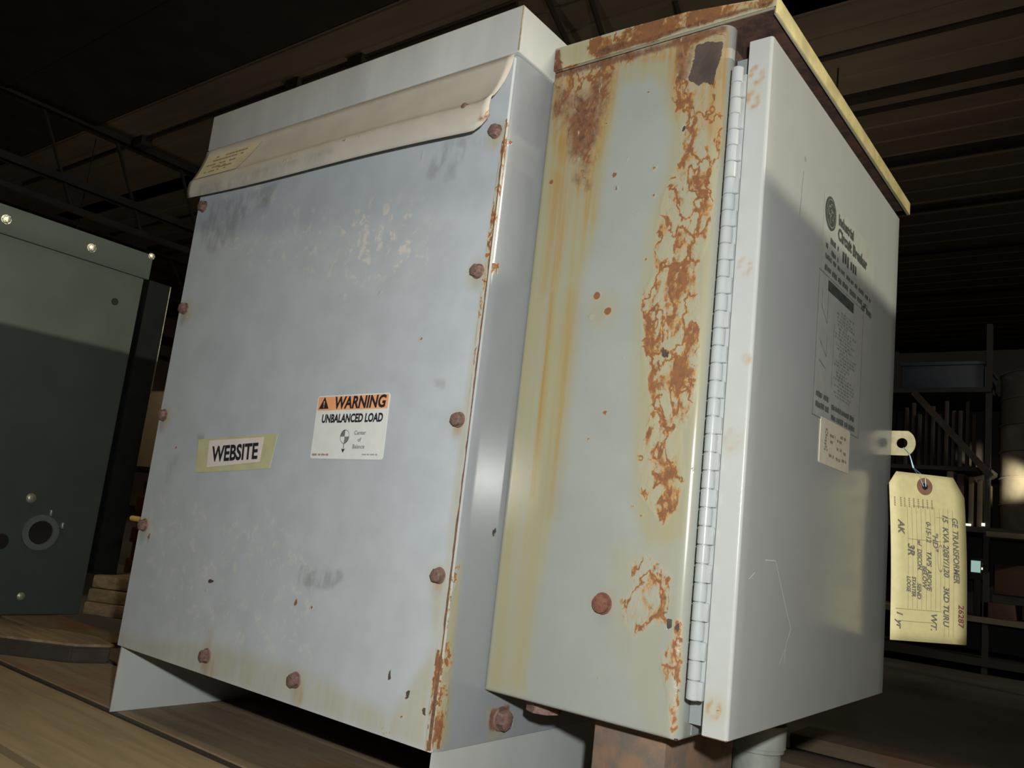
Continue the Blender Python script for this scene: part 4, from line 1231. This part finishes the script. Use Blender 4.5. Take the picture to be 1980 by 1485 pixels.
tline('WT.', .555, .175, .0105)
tline('1 yr', .110, .175, .0105)
tline('26287', .915, .235, .0100, 'ink_red', shear=.1, bold=.0002)
q = []
def trule(a, b0, b1, w=.00022):
    for k in range(10):
        c0, c1 = b0 + (b1 - b0) * k / 10, b0 + (b1 - b0) * (k + 1) / 10
        o = [bend(TB + tu * (TW * aa) + tv * (TH * bb)) + tn * .0006 for aa, bb in ((a, c0), (a, c1))]
        q.append((o[0] - tu * w, o[1] - tu * w, o[1] + tu * w, o[0] + tu * w))
for a in (.22, .28, .34, .40, .46, .52, .58, .645, .70, .76, .82): trule(a, .19 if a < .66 else .04, .80)
def tcross(b, a0, a1):
    o = [bend(TB + tu * (TW * aa) + tv * (TH * b)) + tn * .0006 for aa in (a0, a1)]
    q.append((o[0] - tv * .0003, o[1] - tv * .0003, o[1] + tv * .0003, o[0] + tv * .0003))
tcross(.185, .06, .66); tcross(.115, .06, .56); tcross(.60, .22, .66); tcross(.745, .60, .85); tcross(.80, .30, .58)
bm = bmesh.new()
for pts in q: bm.faces.new([bm.verts.new(p) for p in pts])
done(bm, 'printed_rules', M['ink_rule'], card, smooth=0)['kind'] = 'stuff'
q = []
for a in (.06, .14, .19, .25, .31, .37, .43, .49, .55):
    f = tfr(TW * a, TH * .845)
    for k in range(5):
        o = f[0] + f[1] * (.0022 * k) + tn * .0008
        q.append((o - tu * .0009, o + f[1] * .0015 - tu * .0009, o + f[1] * .0015 + tu * .0009, o + tu * .0009))
for k in range(26):
    f = tfr(TW * .645, TH * .50)
    a0, a1 = 2 * math.pi * k / 26, 2 * math.pi * (k + 1) / 26
    e = lambda a, s: f[0] + f[1] * (.0155 * s * math.cos(a)) + tu * (.0040 * s * math.sin(a)) + tn * .0008
    q.append((e(a0, 1), e(a1, 1), e(a1, .88), e(a0, .88)))
bm = bmesh.new()
for pts in q: bm.faces.new([bm.verts.new(p) for p in pts])
done(bm, 'small_print', M['ink_rule'], card, smooth=0)['kind'] = 'stuff'
ec = bend(TB + tu * (TW * .465) + tv * (TH * .925))
ring_prism('eyelet', (ec, tu, tv, tn), .0038, .0098, .0002, .0013, M['eyelet_red'], tg, 28)
ring_prism('eyelet_hole', (ec, tu, tv, tn), .0001, .0039, .0002, .0010, M['dark_void'], tg, 20)
bm = bmesh.new()
k0 = Vector((.2520, .5035, .3315))
mid = Vector((.2560, .5060, .3160))
tube(bm, [(.2450, .5030, .3400), (.2500, .5010, .3350), k0, mid, ec + tv * .010 - tu * .006 + tn * .0012, ec - tu * .002 + tn * .0014], .00055, 6)
tube(bm, [k0, mid + Vector((.001, 0, 0)), ec + tv * .010 + tu * .001 + tn * .0012, ec + tu * .001 + tn * .0014], .00055, 6)
done(bm, 'tie_wire', M['wire_blue'], tg)

# ================================================================== WOOD UNDER THE BREAKER
wb = box('wood_block', (.1000, .1680, .0900, .2300, PT + .0002, ZB - .0010), M['block_wood'], bevel=.0015)
tag(wb, 'stained wooden block propping the rusty breaker enclosure', 'wood block')
lb = box('loose_board', (-.02, .40, .672, .760, PT - .028, PT - .006), M['plank_rear'], bevel=.002)
tag(lb, 'loose dark board behind the wood block, nearer of two', 'board')
lb2 = box('loose_board', (.00, .42, .885, .985, PT - .028, PT - .006), M['plank_rear'], bevel=.002)
tag(lb2, 'loose dark board behind the wood block, farther of two', 'board')
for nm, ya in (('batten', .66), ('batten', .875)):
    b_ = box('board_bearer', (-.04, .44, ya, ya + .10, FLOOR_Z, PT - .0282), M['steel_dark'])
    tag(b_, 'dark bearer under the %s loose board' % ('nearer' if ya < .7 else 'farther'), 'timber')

# ================================================================== LEFT CABINET
gc = empty('steel_cabinet', (-1.46, 0.12, PT), 'dull green steel cabinet with an open knockout hole, left of the transformer', 'cabinet')
CX = -1.265
box('body', (CX - .40, CX, -.20, .322, PT, .645), M['cabinet_green'], gc, bevel=.003)
box('lid', (CX - .41, CX + .004, -.21, .331, .637, .694), M['cabinet_green'], gc, bevel=.0025)
scr = bolt_mesh(.0085, .006, hexhead=True, slot=True); scr.materials.append(M['screw_zinc'])
for y_, z_ in ((.0314, .6656), (.1975, .6652), (.326, .690)):
    put_bolt(gc, (CX + .0042, y_, z_), (1, 0, 0), me=scr, name='screw', s=1.0 if y_ < .3 else .8)
put_bolt(gc, (CX + .0002, .183, .146), (1, 0, 0), me=scr, name='screw')
put_bolt(gc, (CX + .0002, .2014, -.0419), (1, 0, 0), me=scr, name='screw', s=.8)
for y_, z_, ra in ((.2685, .5708, .0075), (.1440, .0600, .0150)):
    bm = bmesh.new()
    bar(bm, (CX - .001, y_, z_), (CX + .0006, y_, z_), ra, 24)
    done(bm, 'hole', M['dark_void'], gc)
ring_prism('knockout_ring', ((CX, .2120, .0815), (0, 1, 0), (0, 0, 1), (1, 0, 0)), .0230, .0345, .0003, .0060, M['ring_green'], gc, 32)
bm = bmesh.new(); bar(bm, (CX - .001, .2150, .0815), (CX + .0008, .2150, .0815), .0235, 28); done(bm, 'open_hole', M['dark_void'], gc)
for y_, z_ in ((.2240, .1210), (.2510, .0980)):
    bm = bmesh.new(); bx(bm, CX, CX + .008, y_ - .002, y_ + .002, z_ - .006, z_ + .006, bevel=.0008); done(bm, 'knockout_tab', M['screw_zinc'], gc)

dc = empty('dark_cabinet', (-1.45, .365, .0035), 'dark steel cabinet with a bright edge, tight behind the green cabinet', 'cabinet')
box('body', (-1.66, -1.268, .336, .386, .0035, .640), M['cabinet_dark'], dc, bevel=.001)
box('edge_strip', (-1.2675, -1.2655, .3845, .3865, .395, .638), M['galvanised'], dc)

# stack of boards under the dark cabinet, between the green cabinet and the transformer
ang = math.radians(30)
dv_, nv_ = Vector((math.cos(ang), math.sin(ang), 0)), Vector((-math.sin(ang), math.cos(ang), 0))
for k, (zt, off, lab) in enumerate(((-.050, -.010, 'lowest board of the small stack under the dark cabinet'), (-.024, -.004, 'middle board of the small stack under the dark cabinet'), (.003, .004, 'topmost tan board of the small stack under the dark cabinet'))):
    c = Vector((-1.262, .332, 0)) + dv_ * .26 + nv_ * (off + .075)
    b_ = box('board', (c.x - .26, c.x + .26, c.y - .075, c.y + .075, zt - .0255, zt), M['stack_wood'], None, bevel=.003, rot=ang, centre=(c.x, c.y, zt))
    tag(b_, lab, 'board', 'small stack of boards')

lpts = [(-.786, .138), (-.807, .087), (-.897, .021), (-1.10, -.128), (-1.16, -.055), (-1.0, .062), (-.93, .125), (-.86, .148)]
lo = prism('loose_board', lpts, ((0, 0, 0), (1, 0, 0), (0, 1, 0), (0, 0, 1)), -.0768, -.0540, M['board_shade'], None, bevel=.0025)  # shaded front of the board, put into a dark lower copy
tag(lo, 'loose board with its shade coloured in dark, lying across the pallets by the bottom corner of the transformer', 'board')
ls = prism('tan_board_top', [(x + .002, y + .004) for x, y in lpts], ((0, 0, 0), (1, 0, 0), (0, 1, 0), (0, 0, 1)), -.0538, -.0500, M['stack_wood'], None, bevel=.0008)  # tan top of the same board, split off from its shaded body
tag(ls, 'thin tan top of the loose board by the transformer, split off from its shade-dark body', 'slat')

ct = empty('cardboard_carton', (-2.55, 1.35, FLOOR_Z), 'plain tan carton standing in the gap beside the dark cabinet', 'carton')
box('carton_side', (-2.62, -2.14, 1.0, 1.35, .262, .532), M['carton'], ct, bevel=.002)
box('flap', (-2.62, -2.14, 1.0, 1.17, .5325, .5345), M['carton'], ct)
cc = empty('coil_stack', (-2.4, 1.2, FLOOR_Z), 'stack of dark copper coils under the tan carton', 'coil')
bm = bmesh.new()
for k in range(8):
    bar(bm, (-2.34, 1.22, FLOOR_Z + .055 * k), (-2.34, 1.22, FLOOR_Z + .048 + .055 * k), .20 - .012 * (k % 2), 22)
done(bm, 'winding', M['copper'], cc)
bm = bmesh.new(); bx(bm, -2.58, -2.10, 1.0, 1.44, .2455, .2600, bevel=.002); done(bm, 'top_clamp', M['steel_dark'], cc)
rk0 = empty('storage_rack', (-2.6, 1.9, FLOOR_Z), 'dark storage rack with a pale rail, far behind the tan carton', 'rack')
for x in (-3.6, -2.05):
    box('post', (x - .04, x + .04, 1.8, 1.88, FLOOR_Z, 1.35), M['steel_dark'], rk0)
box('rail', (-3.6, -2.05, 1.79, 1.83, .985, 1.02), M['carton'], rk0)
box('back_sheet', (-3.6, -2.05, 1.90, 1.92, FLOOR_Z, 1.30), M['carton_red'], rk0)
for z_ in (.55, .75, 1.15):
    box('shelf', (-3.6, -2.05, 1.80, 1.90, z_, z_ + .03), M['steel_dark'], rk0)

# ================================================================== FAR SHELVING AT THE RIGHT
sr = empty('shelf_rack', (-.1, 4.25, FLOOR_Z), 'tall dark shelving rack far behind the hang tag', 'rack')
for x, y_ in ((-.72, 4.0), (-.172, 4.0), (.42, 4.0), (-.72, 4.5), (.42, 4.5)):
    box('post', (x - .012, x + .012, y_, y_ + .03, FLOOR_Z, 1.45), M['steel_dark'], sr)
for z_, t_ in ((-.185, .035), (.010, .026), (.425, .026), (.715, .02), (1.105, .024)):
    x1_ = .42 if z_ < .5 else -.16
    box('shelf', (-.72, x1_, 3.99, 4.53, z_, z_ + t_), M['panel_tan'] if z_ == .010 else M['steel_dark'], sr)
bm = bmesh.new(); beam(bm, (-.50, 3.965, 1.10), (-.15, 3.965, .69), .030, .03); done(bm, 'brace', M['lath'], sr)
box('back_sheet', (-.72, .44, 4.55, 4.57, FLOOR_Z, 1.45), M['steel_dark'], sr)
bb = empty('blue_bin', (-.38, 4.2, 1.13), 'faded blue bin on the top shelf of the far rack', 'bin')
box('bin_body', (-.575, -.195, 4.02, 4.4, 1.1292, 1.262), M['blue_bin'], bb, bevel=.006)
box('bin_rim', (-.582, -.188, 4.013, 4.407, 1.250, 1.268), M['blue_bin'], bb, bevel=.003)
lbd = empty('lath_bundle', (-.39, 4.04, .735), 'row of thin brown laths standing upright under the blue bin', 'laths')
for k in range(11):
    x = -.555 + k * .031
    h = .30 + .035 * math.sin(k * 2.3)
    box('lath', (x, x + .017, 4.03 + .01 * (k % 2), 4.05 + .01 * (k % 2), .7352, .7352 + h), M['lath'], lbd, bevel=.002)
for k, (x0_, x1_, m_) in enumerate(((-.347, -.318, 'panel_tan'), (-.302, -.272, 'lath'), (-.250, -.228, 'panel_tan'), (-.214, -.190, 'panel_tan'))):
    o = box('upright_board', (x0_, x1_, 4.00, 4.30, .4512, .7130 - .012 * k), M[m_], bevel=.002)
    tag(o, ('first', 'second, darker', 'third', 'fourth and brightest')[k] + ' upright board from the left on the middle shelf behind the tag', 'board', 'boards on the middle far shelf')
dr = empty('metal_drum', (.10, 4.2, .451), 'grey metal drum catching bright lamplight at the right edge', 'drum')
bm = bmesh.new()
for k in range(6):
    z0_ = .4512 + .13 * k
    bar(bm, (.08, 4.26, z0_), (.08, 4.26, z0_ + .124), .232, 40)
    bar(bm, (.08, 4.26, z0_ + .124), (.08, 4.26, z0_ + .130), .238, 40)
done(bm, 'drum_body', M['drum_grey'], dr)
mo = empty('monitor', (-.21, 4.1, .04), 'small monitor with a glowing pale green screen on the low shelf', 'monitor')
box('housing', (-.245, -.172, 4.03, 4.07, .205, .305), M['steel_dark'], mo, bevel=.004)
box('screen', (-.238, -.198, 4.027, 4.0296, .238, .292), M['screen'], mo)
box('stand', (-.225, -.195, 4.03, 4.10, .0362, .206), M['steel_dark'], mo, bevel=.003)
for x, z_ in ((-.188, .258), (-.182, .280)):
    box('status_light', (x - .006, x + .006, 4.027, 4.0296, z_ - .005, z_ + .005), M['pilot_glint_white'], mo)
cb = empty('carton', (-.06, 4.15, .04), 'reddish brown carton beside the glowing monitor', 'carton')
box('carton_side', (-.140, .14, 4.03, 4.3, .150, .288), M['carton_red'], cb, bevel=.002)
box('flap', (-.140, .14, 4.03, 4.16, .2884, .2900), M['carton_red'], cb)
box('riser', (-.150, .20, 4.04, 4.3, .108, .1496), M['steel_dark'], cb)
o = box('flat_carton', (-.180, -.056, 4.0, 4.3, .0364, .1070), M['carton_red'], bevel=.002)
tag(o, 'flat brown carton on the low shelf under the reddish carton', 'carton')
bm = bmesh.new(); bx(bm, -.27, -.235, 3.985, 3.99, .452, .462); bx(bm, -.190, -.176, 3.982, 3.988, .456, .470)
o = done(bm, 'shelf_glint', M['pilot_glint_white'])  # glints on the shelf edge, built as glowing chips
tag(o, 'two tiny white glints, made to glow, on the edge of the middle far shelf', 'glint')
o = box('sloped_tray', (-.145, .25, 3.80, 3.985, .400, .424), M['panel_tan'], bevel=.002)
tag(o, 'tan tray on brackets under the lamplit drum', 'tray')
wl = empty('work_lamp', (.24, 3.36, FLOOR_Z), 'work lamp on a stand shining on the metal drum', 'lamp')
bm = bmesh.new(); bar(bm, (.24, 3.36, FLOOR_Z), (.24, 3.36, .55), .012, 10); done(bm, 'stand', M['steel_dark'], wl)
bm = bmesh.new(); bmesh.ops.create_cone(bm, cap_ends=True, segments=20, radius1=.025, radius2=.055, depth=.09, matrix=Matrix.Translation((.172, 3.38, .590)) @ Vector((-.19, .62, .085)).to_track_quat('Z', 'Y').to_matrix().to_4x4()); done(bm, 'shade', M['steel_dark'], wl)

# ================================================================== BEYOND THE FRAME: LAMPS, ADDED CEILING FILL LAMPS AND LIGHT-BLOCKING CRATES
for k in range(3):  # crates added to keep the wall lamp off the lower door
    ca = empty('blocker_crate', (1.6, .25 + .95 * k, FLOOR_Z), ('first', 'second', 'third')[k] + ' unseen crate added to block the wall lamp, right of the breaker enclosure', 'crate', 'crates added to block the wall lamp')
    ya, yb = -.20 + .95 * k, .70 + .95 * k
    box('core', (1.302, 1.90, ya + .02, yb - .02, FLOOR_Z + .01, .860), M['steel_dark'], ca)
    for q in range(7):
        z0_ = FLOOR_Z + .002 + .154 * q
        box('slat', (1.281, 1.3015, ya, yb, z0_, z0_ + .146), M['crate_wood'], ca, bevel=.002)
    box('lid', (1.27, 1.92, ya - .005, yb + .005, .8605, .885), M['crate_wood'], ca, bevel=.002)
bl = empty('wall_lamp', (7.1, 1.45, 2.97), 'long lamp on the far right wall across the aisle', 'lamp')
box('housing', (7.06, 7.20, .63, 2.27, 2.87, 3.09), M['steel_dark'], bl, bevel=.01)
box('tube_cover', (7.025, 7.0598, .69, 2.21, 2.91, 3.05), M['lamp_glass'], bl)
box('bracket', (7.20, XW1, 1.33, 1.57, 2.93, 3.03), M['steel_dark'], bl)
fl = empty('ceiling_lamp', (-.25, -1.15, 3.4), 'long shop lamp hanging in front of the transformer', 'lamp')
box('housing', (-.90, .40, -1.34, -.96, 3.36, 3.44), M['steel_dark'], fl, bevel=.01)
box('tube_cover', (-.86, .36, -1.30, -1.00, 3.335, 3.3598), M['lamp_glass'], fl)
for x in (-.7, .2):
    bm = bmesh.new(); bar(bm, (x, -1.15, 3.44), (x, -1.15, CEIL_Z - .06), .008, 6); done(bm, 'hanger', M['steel_dark'], fl)
for k, q in enumerate(CEILING_FILLS):  # bodies for the added ceiling fill lamps
    pe = empty('ceiling_fill_lamp', q, ('pendant lamp added to light the ceiling, hidden behind the transformer', 'pendant lamp added to light the ceiling, hidden behind the breaker enclosure', 'pendant lamp added to light the ceiling, hidden behind the green cabinet')[k], 'lamp')
    bm = bmesh.new(); bar(bm, q, (q[0], q[1], CEIL_Z - .02), .006, 6); done(bm, 'cord', M['steel_dark'], pe)
    bm = bmesh.new(); bar(bm, (q[0], q[1], q[2] + .10), (q[0], q[1], q[2] + .17), .03, 12); done(bm, 'socket', M['steel_dark'], pe)
    bm = bmesh.new(); bmesh.ops.create_uvsphere(bm, u_segments=16, v_segments=10, radius=.05, matrix=Matrix.Translation(q) @ Matrix.Diagonal((1, 1, 1.5, 1))); done(bm, 'bulb', M['lamp_glass'], pe)
